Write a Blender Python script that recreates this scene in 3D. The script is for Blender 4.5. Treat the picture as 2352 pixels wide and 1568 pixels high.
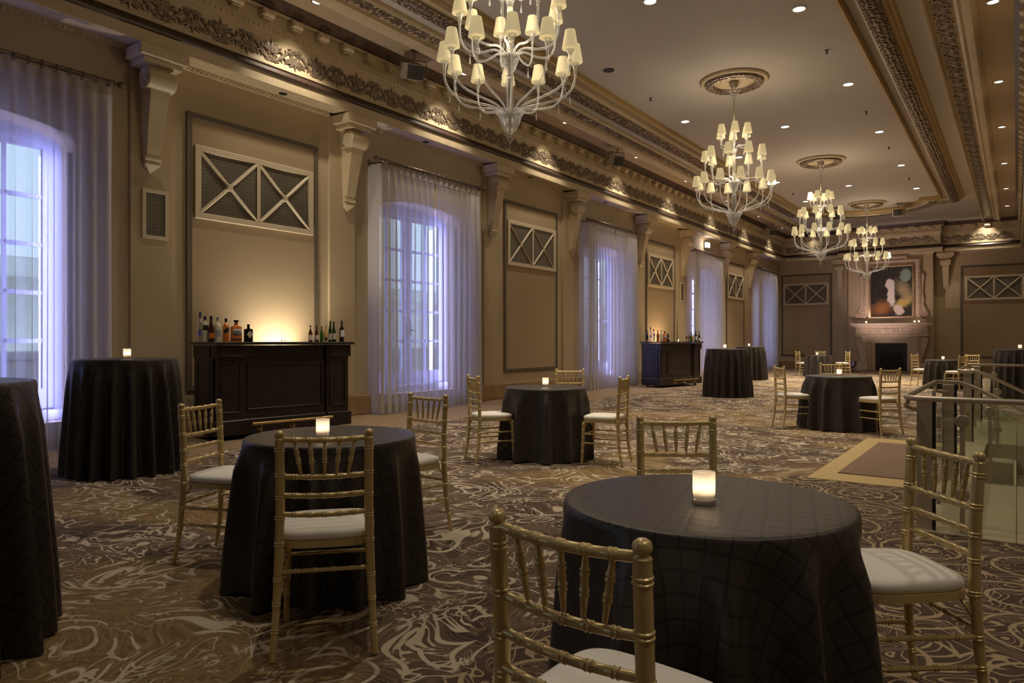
import bpy, math, random
from math import sin, cos, pi, radians, sqrt, atan2
from mathutils import Vector, Matrix, Euler
random.seed(7)
for o in list(bpy.data.objects): bpy.data.objects.remove(o)
SC = bpy.context.scene
COL = SC.collection

# ------------------------------------------------------------------ camera, world, exposure
cam_d = bpy.data.cameras.new('camera'); cam_d.lens = 24.995; cam_d.sensor_width = 36; cam_d.sensor_fit = 'HORIZONTAL'
cam_d.clip_start = 0.05; cam_d.clip_end = 200
cam = bpy.data.objects.new('camera', cam_d); COL.objects.link(cam)
cam.location = (0, 0, 1.25); cam.rotation_euler = (radians(90), 0, radians(35.365))
SC.camera = cam
SC.view_settings.view_transform = 'Standard'; SC.view_settings.look = 'None'
SC.view_settings.gamma = 1; SC.view_settings.use_curve_mapping = False
SC.view_settings.exposure = 0.30

W = bpy.data.worlds.new('world'); SC.world = W; W.use_nodes = True
bg = W.node_tree.nodes['Background']; bg.inputs[0].default_value = (0.62, 0.80, 1.0, 1); bg.inputs[1].default_value = 1.7

# light levels (watts)
L_DOWN, L_STRIP, L_CHAND, L_CANDLE, L_BLUE = 370, 150, 24, 0.40, 52
WARM = (1.0, 0.84, 0.62); WARM2 = (1.0, 0.88, 0.70); BLUE = (0.34, 0.36, 1.0)

def lamp(name, kind, loc, power, color, parent=None, rot=(0,0,0), size=0.05, spot=None, blend=0.6, shape=None, sy=None):
    d = bpy.data.lights.new(name, kind); d.energy = power; d.color = color
    if kind == 'AREA':
        d.size = size
        if sy: d.shape = 'RECTANGLE'; d.size_y = sy
    else: d.shadow_soft_size = size
    if kind == 'SPOT': d.spot_size = radians(spot); d.spot_blend = blend
    o = bpy.data.objects.new(name, d); COL.objects.link(o); o.location = loc; o.rotation_euler = rot
    if parent: o.parent = parent
    return o

# ------------------------------------------------------------------ mesh helpers
class MB:
    def __init__(s): s.v = []; s.f = []; s.uv = None
    def add(s, vs, fs, M=None):
        b = len(s.v)
        s.v += [tuple(M @ Vector(p)) for p in vs] if M is not None else [tuple(p) for p in vs]
        s.f += [tuple(i + b for i in f) for f in fs]
        return s
    def box(s, a, b, M=None):
        (x0,y0,z0),(x1,y1,z1) = a, b
        x0,x1 = min(x0,x1),max(x0,x1); y0,y1 = min(y0,y1),max(y0,y1); z0,z1 = min(z0,z1),max(z0,z1)
        v = [(x0,y0,z0),(x1,y0,z0),(x1,y1,z0),(x0,y1,z0),(x0,y0,z1),(x1,y0,z1),(x1,y1,z1),(x0,y1,z1)]
        return s.add(v, [(3,2,1,0),(4,5,6,7),(0,1,5,4),(1,2,6,5),(2,3,7,6),(3,0,4,7)], M)
    def bbox(s, a, b, e=0.01, M=None):   # box with chamfered edges
        (x0,y0,z0),(x1,y1,z1) = a, b
        x0,x1 = min(x0,x1),max(x0,x1); y0,y1 = min(y0,y1),max(y0,y1); z0,z1 = min(z0,z1),max(z0,z1)
        e = min(e, (x1-x0)/2.01, (y1-y0)/2.01, (z1-z0)/2.01)
        def ring(z, i): return [(x0+i+e if False else x0+i,y0+i,z),(x1-i,y0+i,z),(x1-i,y1-i,z),(x0+i,y1-i,z)]
        R = [ring(z0,e),ring(z0+e,0),ring(z1-e,0),ring(z1,e)]
        v = [p for r in R for p in r]; f = [(3,2,1,0),(12,13,14,15)]
        for k in range(3):
            for i in range(4):
                j = (i+1)%4; f.append((k*4+i,k*4+j,k*4+4+j,k*4+4+i))
        return s.add(v, f, M)
    def lathe(s, prof, c=(0,0,0), seg=24, M=None, flut=0, fa=0, cap=False):
        v=[]; f=[]; n=len(prof)
        for i in range(seg):
            a = 2*pi*i/seg; k = 1+fa*cos(flut*a) if flut else 1
            for r,z in prof: v.append((c[0]+r*k*cos(a), c[1]+r*k*sin(a), c[2]+z))
        for i in range(seg):
            j=(i+1)%seg
            for k in range(n-1): f.append((i*n+k, j*n+k, j*n+k+1, i*n+k+1))
        if cap and prof[0][0] > 1e-6: f.append(tuple(i*n for i in range(seg))[::-1])
        if cap and prof[-1][0] > 1e-6: f.append(tuple(i*n+n-1 for i in range(seg)))
        return s.add(v, f, M)
    def tube(s, pts, rad, seg=8, M=None, cap=True, flat=1.0, up=None):
        P = [Vector(p) for p in pts]; n=len(P)
        if not hasattr(rad,'__len__'): rad=[rad]*n
        T=[]
        for i in range(n):
            t = P[min(i+1,n-1)]-P[max(i-1,0)]
            T.append(t.normalized() if t.length>1e-9 else Vector((0,0,1)))
        ref = Vector(up) if up else (Vector((0,0,1)) if abs(T[0].z)<.9 else Vector((1,0,0)))
        v=[];f=[]
        a = (ref - T[0]*ref.dot(T[0])).normalized()
        for i in range(n):
            if up: a = (ref - T[i]*ref.dot(T[i]))
            else: a = a - T[i]*a.dot(T[i])
            a = a.normalized() if a.length>1e-6 else Vector((1,0,0))
            b = T[i].cross(a)
            for k in range(seg):
                q=2*pi*k/seg
                v.append(P[i]+(a*cos(q)*flat+b*sin(q))*rad[i])
        for i in range(n-1):
            for k in range(seg):
                j=(k+1)%seg; f.append((i*seg+k,i*seg+j,(i+1)*seg+j,(i+1)*seg+k))
        if cap:
            f.append(tuple(range(seg))[::-1]); f.append(tuple((n-1)*seg+k for k in range(seg)))
        return s.add(v,f,M)
    def prism(s, poly, h0, h1, M=None):   # polygon in xy extruded z h0..h1
        n=len(poly)
        v=[(x,y,h0) for x,y in poly]+[(x,y,h1) for x,y in poly]
        f=[tuple(range(n))[::-1],tuple(range(n,2*n))]
        for i in range(n):
            j=(i+1)%n; f.append((i,j,n+j,n+i))
        return s.add(v,f,M)
    def sweep(s, path, prof, closed=False):  # path in plan, prof (offset to the right of travel, z)
        n=len(path); P=[Vector((p[0],p[1])) for p in path]; v=[]
        for i in range(n):
            if closed: d0=(P[i]-P[i-1]).normalized(); d1=(P[(i+1)%n]-P[i]).normalized()
            else:
                d0=(P[i]-P[i-1]).normalized() if i>0 else (P[1]-P[0]).normalized()
                d1=(P[i+1]-P[i]).normalized() if i<n-1 else d0
            n0=Vector((d0.y,-d0.x)); n1=Vector((d1.y,-d1.x)); m=n0+n1
            m = m/ max(m.dot(n0),.2)
            for o,z in prof: v.append((P[i].x+m.x*o,P[i].y+m.y*o,z))
        k=len(prof); f=[]
        for i in range(n if closed else n-1):
            j=(i+1)%n
            for q in range(k-1): f.append((i*k+q,i*k+q+1,j*k+q+1,j*k+q))
        return s.add(v,f)
    def build(s, name, mat, parent=None, smooth=None, loc=None):
        me=bpy.data.meshes.new(name); me.from_pydata(s.v,[],s.f); me.update()
        if s.uv:
            ul=me.uv_layers.new(name='uv')
            for l in me.loops: ul.data[l.index].uv=s.uv[l.vertex_index]
        if smooth:
            me.polygons.foreach_set('use_smooth',[True]*len(me.polygons))
            if smooth is not True: me.set_sharp_from_angle(angle=radians(smooth))
        o=bpy.data.objects.new(name,me); COL.objects.link(o)
        if mat: me.materials.append(mat)
        if parent: o.parent=parent
        if loc: o.location=loc
        return o

def empty(name, loc, rz=0):
    o=bpy.data.objects.new(name,None); COL.objects.link(o); o.location=loc; o.rotation_euler=(0,0,rz); o.empty_display_size=.1; return o
def tag(o,label=None,cat=None,group=None,kind=None):
    if label: o['label']=label
    if cat: o['category']=cat
    if group: o['group']=group
    if kind: o['kind']=kind
    return o
def struct(o): o['kind']='structure'; return o
def copy_tree(o,parent=None):
    c=o.copy(); COL.objects.link(c); c.parent=parent
    for ch in list(o.children): copy_tree(ch,c)
    return c
ORD=['nearest','second','third','fourth','fifth','sixth','seventh','eighth','ninth']

def smooth_path(ctrl,n=5):
    out=[]; C=[Vector(c) for c in ctrl]
    for i in range(len(C)-1):
        p0=C[max(0,i-1)];p1=C[i];p2=C[i+1];p3=C[min(len(C)-1,i+2)]
        for k in range(n):
            t=k/n; out.append(.5*((2*p1)+(-p0+p2)*t+(2*p0-5*p1+4*p2-p3)*t*t+(-p0+3*p1-3*p2+p3)*t**3))
    out.append(C[-1]); return out
# ------------------------------------------------------------------ materials
def mat(name, col=(.5,.5,.5), rough=.6, metal=0, spec=.5, emit=None, es=0):
    m=bpy.data.materials.new(name); m.use_nodes=True; b=m.node_tree.nodes['Principled BSDF']
    b.inputs['Base Color'].default_value=(*col,1); b.inputs['Roughness'].default_value=rough; b.inputs['Metallic'].default_value=metal
    b.inputs['Specular IOR Level'].default_value=spec
    if emit: b.inputs['Emission Color'].default_value=(*emit,1); b.inputs['Emission Strength'].default_value=es
    return m
class N:
    def __init__(s,m): s.t=m.node_tree; s.b=s.t.nodes.get('Principled BSDF'); s.o=s.t.nodes['Material Output']
    def n(s,ty,**k):
        x=s.t.nodes.new(ty)
        for a,b in k.items():
            if a in('i',):
                for q,w in b.items():
                    if hasattr(w,'is_output') or isinstance(w,bpy.types.NodeSocket): s.t.links.new(w,x.inputs[q])
                    else: x.inputs[q].default_value=w
            else: setattr(x,a,b)
        return x
    def l(s,a,b): s.t.links.new(a,b)
    def math(s,op,a,b=None,c=None,clamp=False):
        x=s.t.nodes.new('ShaderNodeMath'); x.operation=op; x.use_clamp=clamp
        for q,w in enumerate((a,b,c)):
            if w is None: continue
            if isinstance(w,(int,float)): x.inputs[q].default_value=w
            else: s.l(w,x.inputs[q])
        return x.outputs[0]
    def mix(s,f,a,b):
        x=s.t.nodes.new('ShaderNodeMix'); x.data_type='RGBA'
        if isinstance(f,(int,float)): x.inputs[0].default_value=f
        else: s.l(f,x.inputs[0])
        for q,w in ((6,a),(7,b)):
            if isinstance(w,tuple): x.inputs[q].default_value=(*w[:3],1)
            else: s.l(w,x.inputs[q])
        return x.outputs[2]
    def noise(s,vec,sc,det=2,dist=0,rough=.5):
        x=s.n('ShaderNodeTexNoise',i={'Scale':sc,'Detail':det,'Distortion':dist,'Roughness':rough}); s.l(vec,x.inputs['Vector']); return x.outputs[0]
    def ss(s,v,a,b):
        x=s.n('ShaderNodeMapRange',interpolation_type='SMOOTHSTEP'); s.l(v,x.inputs[0]); x.inputs[1].default_value=a; x.inputs[2].default_value=b; return x.outputs[0]
    def bump(s,h,st=.3,d=.01):
        x=s.n('ShaderNodeBump',i={'Strength':st,'Distance':d}); s.l(h,x.inputs['Height']); s.l(x.outputs[0],s.b.inputs['Normal'])
    def obj(s): return s.n('ShaderNodeTexCoord').outputs['Object']
    def uv(s): return s.n('ShaderNodeTexCoord').outputs['UV']
def vary(m, sc=3, amt=.12, bs=0, bsc=60):
    k=N(m); c=k.b.inputs['Base Color'].default_value[:3]; v=k.obj()
    f=k.noise(v,sc,3)
    k.l(k.mix(k.ss(f,.3,.7),tuple(x*(1-amt) for x in c),tuple(min(1,x*(1+amt)) for x in c)),k.b.inputs['Base Color'])
    if bs: k.bump(k.noise(v,bsc,3),bs,.004)
    return m

M_wall=vary(mat('painted_plaster',(.43,.335,.205),.75),.8,.05)
M_panel=vary(mat('linen_panel',(.36,.265,.15),.85),90,.07,.15,300)
M_frame=mat('panel_border',(.11,.085,.055),.6)
M_cream=mat('cream_paint',(.56,.46,.31),.55)
M_trim=vary(mat('cornice_plaster',(.50,.40,.25),.5),5,.06)
M_ceil=vary(mat('ceiling_paint',(.50,.455,.39),.8),.5,.03)
M_strip=mat('ceiling_border_paint',(.42,.32,.20),.7)
M_gold=mat('gilded_moulding',(.40,.27,.10),.45,.35)
M_darkband=vary(mat('dark_band',(.055,.032,.022),.4),30,.3,.6,40)
M_brownband=vary(mat('guilloche_band',(.065,.034,.022),.5),12,.3,.5,22)
M_silver=vary(mat('aged_silver_leaf',(.27,.21,.155),.34,.6),18,.35)
M_base=vary(mat('baseboard_stone',(.30,.19,.085),.35),4,.15)
M_stone=vary(mat('carved_stone',(.56,.45,.32),.6),8,.08,.2,30)
M_stone2=vary(mat('carved_relief',(.50,.38,.27),.6),25,.3,.8,45)
M_black=mat('firebox_black',(.004,.004,.005),.35)
M_iron=mat('curtain_rod_iron',(.15,.11,.075),.4,.5)
M_door=mat('door_paint',(.42,.43,.46),.5)
M_ext=vary(mat('facade_stone',(.75,.74,.70),.8),.5,.2)
M_bar=vary(mat('espresso_wood',(.016,.008,.007),.38),3,.3)
M_bartop=mat('bar_top',(.03,.026,.024),.22)
M_brass=mat('brass',(.62,.43,.17),.22,.9)
M_chair=vary(mat('gold_painted_wood',(.62,.47,.22),.36,.38),4,.08)
M_seat=mat('ivory_cushion',(.80,.75,.66),.75)
M_steel=mat('brushed_steel',(.50,.43,.32),.38,.55)
M_tile=None
M_spk=mat('speaker_housing',(.52,.46,.35),.5); M_spkg=mat('speaker_grille',(.05,.045,.04),.7)
M_blk=mat('black_fixture',(.01,.01,.012),.4)
M_glow=mat('lamp_lens',(1,1,1),.5,emit=(1,.95,.86),es=9)
M_glow2=mat('lamp_reflector',(.9,.9,.9),.3,emit=(1,.95,.86),es=2.2)
M_flame=mat('candle_flame',(1,1,1),.5,emit=(1,.80,.50),es=22)
M_wax=mat('candle_wax',(.9,.82,.66),.5)
M_dark=mat('grille_void',(.02,.017,.013),.8)

def glassy(name, tint=(.9,.9,.9), rough=.04, ior=1.45, k0=.06, k1=.9):
    m=bpy.data.materials.new(name); m.use_nodes=True; t=m.node_tree; t.nodes.clear()
    o=t.nodes.new('ShaderNodeOutputMaterial'); tr=t.nodes.new('ShaderNodeBsdfTransparent'); tr.inputs[0].default_value=(*tint,1)
    g=t.nodes.new('ShaderNodeBsdfGlossy'); g.inputs['Roughness'].default_value=rough; g.inputs[0].default_value=(.95,.95,1,1)
    lw=t.nodes.new('ShaderNodeLayerWeight'); lw.inputs[0].default_value=.35
    mr=t.nodes.new('ShaderNodeMapRange'); mr.inputs[3].default_value=k0; mr.inputs[4].default_value=k1
    mx=t.nodes.new('ShaderNodeMixShader'); t.links.new(lw.outputs['Facing'],mr.inputs[0]); t.links.new(mr.outputs[0],mx.inputs[0])
    t.links.new(tr.outputs[0],mx.inputs[1]); t.links.new(g.outputs[0],mx.inputs[2]); t.links.new(mx.outputs[0],o.inputs[0]); return m
M_railglass=glassy('railing_glass',(.925,.95,.92),.01,k0=.04,k1=.35)
M_pane=glassy('window_glass',(.92,.96,1.0),.02,k0=.04,k1=.4)
M_clearb=glassy('clear_bottle',(.86,.88,.92),.03,k0=.12,k1=.8)

def trans_mat(name,col,tfac,transp,rough=.8,emit=0,ecol=(1,1,1)):
    m=bpy.data.materials.new(name); m.use_nodes=True; t=m.node_tree; t.nodes.clear()
    o=t.nodes.new('ShaderNodeOutputMaterial'); d=t.nodes.new('ShaderNodeBsdfDiffuse'); d.inputs[0].default_value=(*col,1)
    tl=t.nodes.new('ShaderNodeBsdfTranslucent'); tl.inputs[0].default_value=(*col,1)
    a=t.nodes.new('ShaderNodeMixShader'); a.inputs[0].default_value=tfac; t.links.new(d.outputs[0],a.inputs[1]); t.links.new(tl.outputs[0],a.inputs[2])
    out=a
    if transp>0:
        tr=t.nodes.new('ShaderNodeBsdfTransparent'); b=t.nodes.new('ShaderNodeMixShader'); b.inputs[0].default_value=transp
        t.links.new(a.outputs[0],b.inputs[1]); t.links.new(tr.outputs[0],b.inputs[2]); out=b
    if emit:
        e=t.nodes.new('ShaderNodeEmission'); e.inputs[0].default_value=(*ecol,1); e.inputs[1].default_value=emit
        ad=t.nodes.new('ShaderNodeAddShader'); t.links.new(out.outputs[0],ad.inputs[0]); t.links.new(e.outputs[0],ad.inputs[1]); out=ad
    t.links.new(out.outputs[0],o.inputs[0]); return m
M_curtain=trans_mat('sheer_curtain',(.55,.50,.42),.42,.42)
k=N(M_curtain); mxs=[n for n in M_curtain.node_tree.nodes if n.type=='MIX_SHADER']; su=k.n('ShaderNodeSeparateXYZ'); k.l(k.uv(),su.inputs[0])
for n_,(hi,lo) in zip(mxs,((.42,.16),(.44,.10))):
    mr_=k.n('ShaderNodeMapRange',interpolation_type='SMOOTHSTEP'); k.l(su.outputs[0],mr_.inputs[0]); mr_.inputs[1].default_value=.60; mr_.inputs[2].default_value=.86; mr_.inputs[3].default_value=hi; mr_.inputs[4].default_value=lo; k.l(mr_.outputs[0],n_.inputs[0])
M_shade=trans_mat('lamp_shade_fabric',(.62,.55,.38),.5,0,emit=.22,ecol=(1,.86,.52))
M_shade2=trans_mat('bright_lamp_shade',(.7,.66,.5),.5,0,emit=.85,ecol=(1,.90,.66))
M_frost=trans_mat('frosted_glass',(.88,.85,.82),.7,.12)

M_crystal=bpy.data.materials.new('chandelier_glass'); M_crystal.use_nodes=True; t=M_crystal.node_tree; t.nodes.clear()
o=t.nodes.new('ShaderNodeOutputMaterial'); tr=t.nodes.new('ShaderNodeBsdfTransparent'); tr.inputs[0].default_value=(.93,.93,.92,1)
gl=t.nodes.new('ShaderNodeBsdfGlossy'); gl.inputs['Roughness'].default_value=.2; tl=t.nodes.new('ShaderNodeBsdfTranslucent'); tl.inputs[0].default_value=(.8,.8,.8,1)
df=t.nodes.new('ShaderNodeBsdfDiffuse'); df.inputs[0].default_value=(.75,.75,.75,1)
lw=t.nodes.new('ShaderNodeLayerWeight'); lw.inputs[0].default_value=.4
m1=t.nodes.new('ShaderNodeMixShader'); m1.inputs[0].default_value=.5; t.links.new(tl.outputs[0],m1.inputs[1]); t.links.new(df.outputs[0],m1.inputs[2])
m2=t.nodes.new('ShaderNodeMixShader'); m2.inputs[0].default_value=.38; t.links.new(m1.outputs[0],m2.inputs[1]); t.links.new(gl.outputs[0],m2.inputs[2])
mr=t.nodes.new('ShaderNodeMapRange'); mr.inputs[3].default_value=.16; mr.inputs[4].default_value=.78; t.links.new(lw.outputs['Facing'],mr.inputs[0])
m3=t.nodes.new('ShaderNodeMixShader'); t.links.new(mr.outputs[0],m3.inputs[0]); t.links.new(tr.outputs[0],m3.inputs[1]); t.links.new(m2.outputs[0],m3.inputs[2]); t.links.new(m3.outputs[0],o.inputs[0])

# pintucked cloth
M_cloth=mat('pintuck_taffeta',(.030,.022,.018),.46,.12,.6)
k=N(M_cloth); u=k.uv(); sx=k.n('ShaderNodeSeparateXYZ'); k.l(u,sx.inputs[0])
nz=k.noise(u,5,2)
def tri(v,off):
    a=k.math('MULTIPLY_ADD',v,1/.066,off); a=k.math('ADD',a,k.math('MULTIPLY',nz,.35)); a=k.math('FRACT',a); a=k.math('SUBTRACT',a,.5); return k.math('ABSOLUTE',a)
g=k.math('MINIMUM',tri(sx.outputs[0],.1),tri(sx.outputs[1],.3))
ln=k.ss(g,.02,.09)
k.l(k.mix(ln,(.013,.010,.009),(.040,.032,.027)),k.b.inputs['Base Color'])
nf=k.noise(u,26,3)
k.bump(k.math('ADD',k.math('MULTIPLY',k.ss(g,0,.16),1.0),k.math('MULTIPLY',nf,.6)),.30,.0022)
k.b.inputs['Sheen Weight'].default_value=.12; k.b.inputs['Sheen Tint'].default_value=(.6,.45,.3,1)

# grille lattice (dark round holes in a cream plate)
def lattice(name,p=.05,hole=.30,base=(.50,.42,.29)):
    m=mat(name,base,.6); k=N(m); v=k.obj(); s=k.n('ShaderNodeSeparateXYZ'); k.l(v,s.inputs[0])
    def cell(off):
        a=k.math('SUBTRACT',k.math('FRACT',k.math('MULTIPLY_ADD',s.outputs[0],1/p,off)),.5); b=k.math('SUBTRACT',k.math('FRACT',k.math('MULTIPLY_ADD',s.outputs[2],1/p,off)),.5)
        r=k.math('SQRT',k.math('ADD',k.math('MULTIPLY',a,a),k.math('MULTIPLY',b,b)))
        star=k.math('ABSOLUTE',k.math('SUBTRACT',k.math('ABSOLUTE',a),k.math('ABSOLUTE',b)))
        ring=k.math('ABSOLUTE',k.math('SUBTRACT',r,.44))
        return k.math('MINIMUM',star,ring)
    d=cell(0.0)
    h=k.ss(d,.022,.045)
    k.l(k.mix(h,base,(.012,.01,.008)),k.b.inputs['Base Color']); return m
M_latt=lattice('pierced_grille',base=(.36,.30,.20))

# carpet
def carpet():
    m=mat('patterned_carpet',(.1,.07,.05),.95,spec=.1); k=N(m); v=k.obj(); s=k.n('ShaderNodeSeparateXYZ'); k.l(v,s.inputs[0])
    warp=k.n('ShaderNodeTexNoise',i={'Scale':1.3,'Detail':1.0}); k.l(v,warp.inputs['Vector'])
    add=k.n('ShaderNodeVectorMath',operation='MULTIPLY_ADD'); k.l(warp.outputs['Color'],add.inputs[0]); add.inputs[1].default_value=(.9,.9,0); k.l(v,add.inputs[2])
    w=add.outputs[0]
    def iso(src,n,off,wd,soft=.03):
        a=k.math('ABSOLUTE',k.math('SUBTRACT',k.math('FRACT',k.math('MULTIPLY_ADD',src,n,off)),.5)); return k.math('SUBTRACT',1,k.ss(a,wd,wd+soft))
    n1=k.noise(w,2.4,1.6,2.0); n2=k.noise(w,1.5,0,2.2); n3=k.noise(v,.55,2,.6); n4=k.noise(v,2.2,1,0); n5=k.noise(v,1.7,0,.3)
    # stroke width swells and pinches like brush-drawn scrolls
    wv=k.math('MULTIPLY_ADD',k.ss(n4,.36,.62),.065,.018)
    a=k.math('ABSOLUTE',k.math('SUBTRACT',k.math('FRACT',k.math('MULTIPLY',n1,5.0)),.5))
    scroll=k.ss(k.math('SUBTRACT',wv,a),-.02,.02)
    scroll=k.math('MULTIPLY',scroll,k.ss(n5,.42,.47))
    n7=k.noise(w,4.2,1.2,2.6); n8=k.noise(v,3.1,1,0)
    sc2=k.math('MULTIPLY',k.ss(k.math('SUBTRACT',k.math('MULTIPLY',k.ss(n8,.40,.60),.10),k.math('ABSOLUTE',k.math('SUBTRACT',k.math('FRACT',k.math('MULTIPLY',n7,3.0)),.5))),-.02,.02),k.math('SUBTRACT',1,k.ss(n5,.46,.52)))
    scroll=k.math('MAXIMUM',scroll,sc2)
    vo=k.n('ShaderNodeTexVoronoi',i={'Scale':2.6}); vo.feature='F1'; k.l(w,vo.inputs['Vector'])
    curl=k.math('MULTIPLY',iso(vo.outputs['Distance'],4.6,.15,.09),k.ss(n4,.47,.50))
    cream=k.math('MAXIMUM',scroll,curl)
    fine=iso(n2,26,0,.10,.12); fine2=iso(k.noise(w,7,1,1),6,0,.16,.1)
    gold=k.ss(n3,.50,.60)
    base=k.mix(k.ss(n2,.42,.55),(.066,.042,.032),(.12,.080,.055))
    base=k.mix(gold,base,(.215,.135,.055))
    base=k.mix(k.math('MULTIPLY',fine,.35),base,(.30,.22,.13))
    base=k.mix(k.math('MULTIPLY',fine2,.28),base,(.035,.024,.02))
    main=k.mix(k.math('MULTIPLY',cream,.88),base,(.50,.41,.30))
    # perimeter border: small all-over tan figure
    b1=k.noise(w,14,2,2); bl=iso(b1,7,0,.16,.1)
    bord=k.mix(bl,(.155,.100,.06),(.36,.26,.165))
    # landing zone: thin trellis and curls
    vz=k.n('ShaderNodeTexVoronoi',i={'Scale':1.9,'Randomness':.35}); k.l(v,vz.inputs['Vector'])
    tr=k.math('MAXIMUM',iso(vz.outputs['Distance'],5.0,0,.055,.05),iso(k.noise(w,3.0,0,2),9,0,.07,.06))
    land=k.mix(tr,(.085,.055,.042),(.36,.27,.16))
    inb=k.math('SUBTRACT',1,k.ss(s.outputs[0],-7.42,-7.40))
    inl=k.math('MULTIPLY',k.ss(s.outputs[0],-1.75,-1.72),k.math('MULTIPLY',k.ss(s.outputs[1],1.0,1.03),k.math('SUBTRACT',1,k.ss(s.outputs[1],7.0,7.05))))
    c=k.mix(inl,main,land); c=k.mix(inb,c,bord)
    inf=k.ss(s.outputs[1],33.2,33.25); c=k.mix(inf,c,bord)
    k.l(c,k.b.inputs['Base Color']); k.bump(k.noise(v,380,2),.35,.004); return m
M_carpet=carpet()
def tilemat():
    m=mat('limestone_tile',(.50,.42,.28),.3); k=N(m); v=k.obj()
    b=k.n('ShaderNodeTexBrick',i={'Scale':1.0,'Mortar Size':.004,'Brick Width':.6,'Row Height':.6,'Color1':(.5,.42,.28,1),'Color2':(.46,.385,.26,1),'Mortar':(.2,.16,.1,1)}); b.offset=0
    k.l(v,b.inputs['Vector']); k.l(b.outputs[0],k.b.inputs['Base Color']); return m
M_tile=tilemat()
M_mat=vary(mat('walk_off_mat',(.20,.125,.08),.95),60,.25,.4,200)
M_goldrug=vary(mat('gold_stone_border',(.46,.32,.13),.7),20,.08)
# ================================================================== SETTING
WX=-9.2; FY=34.9; P=7.33; CZ=6.2
WIN=[2.80,10.02,17.33,24.65,31.98]; PAN=[6.42+P*k for k in range(4)]
# floor: carpet with the stair well cut out
f=MB()
f.box((-9.9,-6.5,-.2),(-.55,FY+.3,0)); f.box((-.55,-6.5,-.2),(3.6,5.38,0)); f.box((-.55,13.4,-.2),(3.6,FY+.3,0))
struct(f.build('floor',M_carpet))
t=MB(); t.box((-.55,5.38,-.2),(3.6,7.55,.004)); t.box((-.55,10.45,-.2),(3.6,13.4,.004)); t.box((-.55,7.55,-.2),(-.3,10.45,.004))
struct(t.build('floor_stone',M_tile))
st=MB()
for i in range(11): st.box((-.3+i*.3,7.56,-2.2),(-.3+(i+1)*.3,10.44,-.165*(i+1)))
ww=MB(); ww.box((-.3,7.45,-2.3),(3.59,7.552,-.2)); ww.box((-.3,10.448,-2.3),(3.59,10.55,-.2)); ww.box((-.3,7.552,-2.4),(3.59,10.448,-2.2)); struct(ww.build('wall_stairwell',M_tile))
tag(st.build('staircase',M_tile),'limestone stair flight descending away between the two glass railings','stairs')
e=MB(); e.bbox((-.22,7.62,-.16),(-.02,7.85,.19),.008); tag(e.build('stone_pedestal',M_tile),'square limestone newel block at the stair edge behind the near glass','newel')
g=MB(); g.box((-1.57,6.88,-.02),(-.55,10.17,.005)); tag(g.build('mat_border',M_goldrug),'gold stone border set into the carpet at the stair head','floor border')
g=MB(); g.bbox((-1.38,7.27,.0),(-.56,9.72,.016),.004); tag(g.build('entrance_mat',M_mat),'brown rectangular walk-off mat lying at the top of the stairs','mat')

# window wall with arched openings
w=MB(); ys=[-6.5]
for c in [WIN[0]-P]+WIN:
    ys+= [c-1.12,c+1.12]
ys.append(FY+.3)
for i in range(0,len(ys),2): w.box((WX-.45,ys[i],0),(WX,ys[i+1],3.62))
w.box((WX-.45,-6.5,3.88),(WX,FY+.3,6.5))
Myz=Matrix(((0,0,1,0),(1,0,0,0),(0,1,0,0),(0,0,0,1)))   # prism xy->world yz, z->world x
for c in [WIN[0]-P]+WIN:
    for s in (-1,1):
        pts=[(c+s*1.12,3.62)]+[(c+s*1.12*cos(a),3.62+.22*sin(a)) for a in [pi/2*q/8 for q in range(1,9)]]+[(c,3.88),(c+s*1.12,3.88)]
        if s<0: pts=pts[::-1]
        w.prism(pts,WX-.45,WX,Myz)
for i in range(1,len(ys)-2,2): pass
for i in range(0,len(ys),2): w.box((WX-.45,ys[i],3.62),(WX,ys[i+1],3.88))
for c in [WIN[0]-P]+WIN: w.box((WX-.45,c-1.12,0),(WX,c+1.12,.30))
struct(w.build('wall_left',M_wall))
# pilaster strips behind the corbels
for n,c in enumerate(PAN):
    b=MB()
    for s in (-1,1): b.bbox((WX-.02,c+s*1.60-.27,.33),(WX+.05,c+s*1.60+.27,5.0),.008)
    struct(b.build('trim_%d'%(n+1),M_wall))
# other walls
b=MB(); b.box((-9.65,FY,0),(3.9,FY+.3,6.5)); struct(b.build('wall_back',M_wall))
b=MB(); b.box((-6.1,34.4,0),(-2.85,FY+.02,4.99)); struct(b.build('wall_chimney_breast',M_wall))
b=MB(); b.box((-9.65,-6.8,0),(3.9,-6.5,6.5)); struct(b.build('wall_front',M_wall))
b=MB(); b.box((3.6,-6.8,-2.2),(3.9,FY+.3,6.5)); b.box((.50,-6.5,4.97),(3.6,FY,6.5)); struct(b.build('wall_right',M_wall))
b=MB(); b.box((-9.65,-6.8,6.2),(3.9,FY+.3,6.4)); struct(b.build('ceiling',M_ceil))

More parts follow.
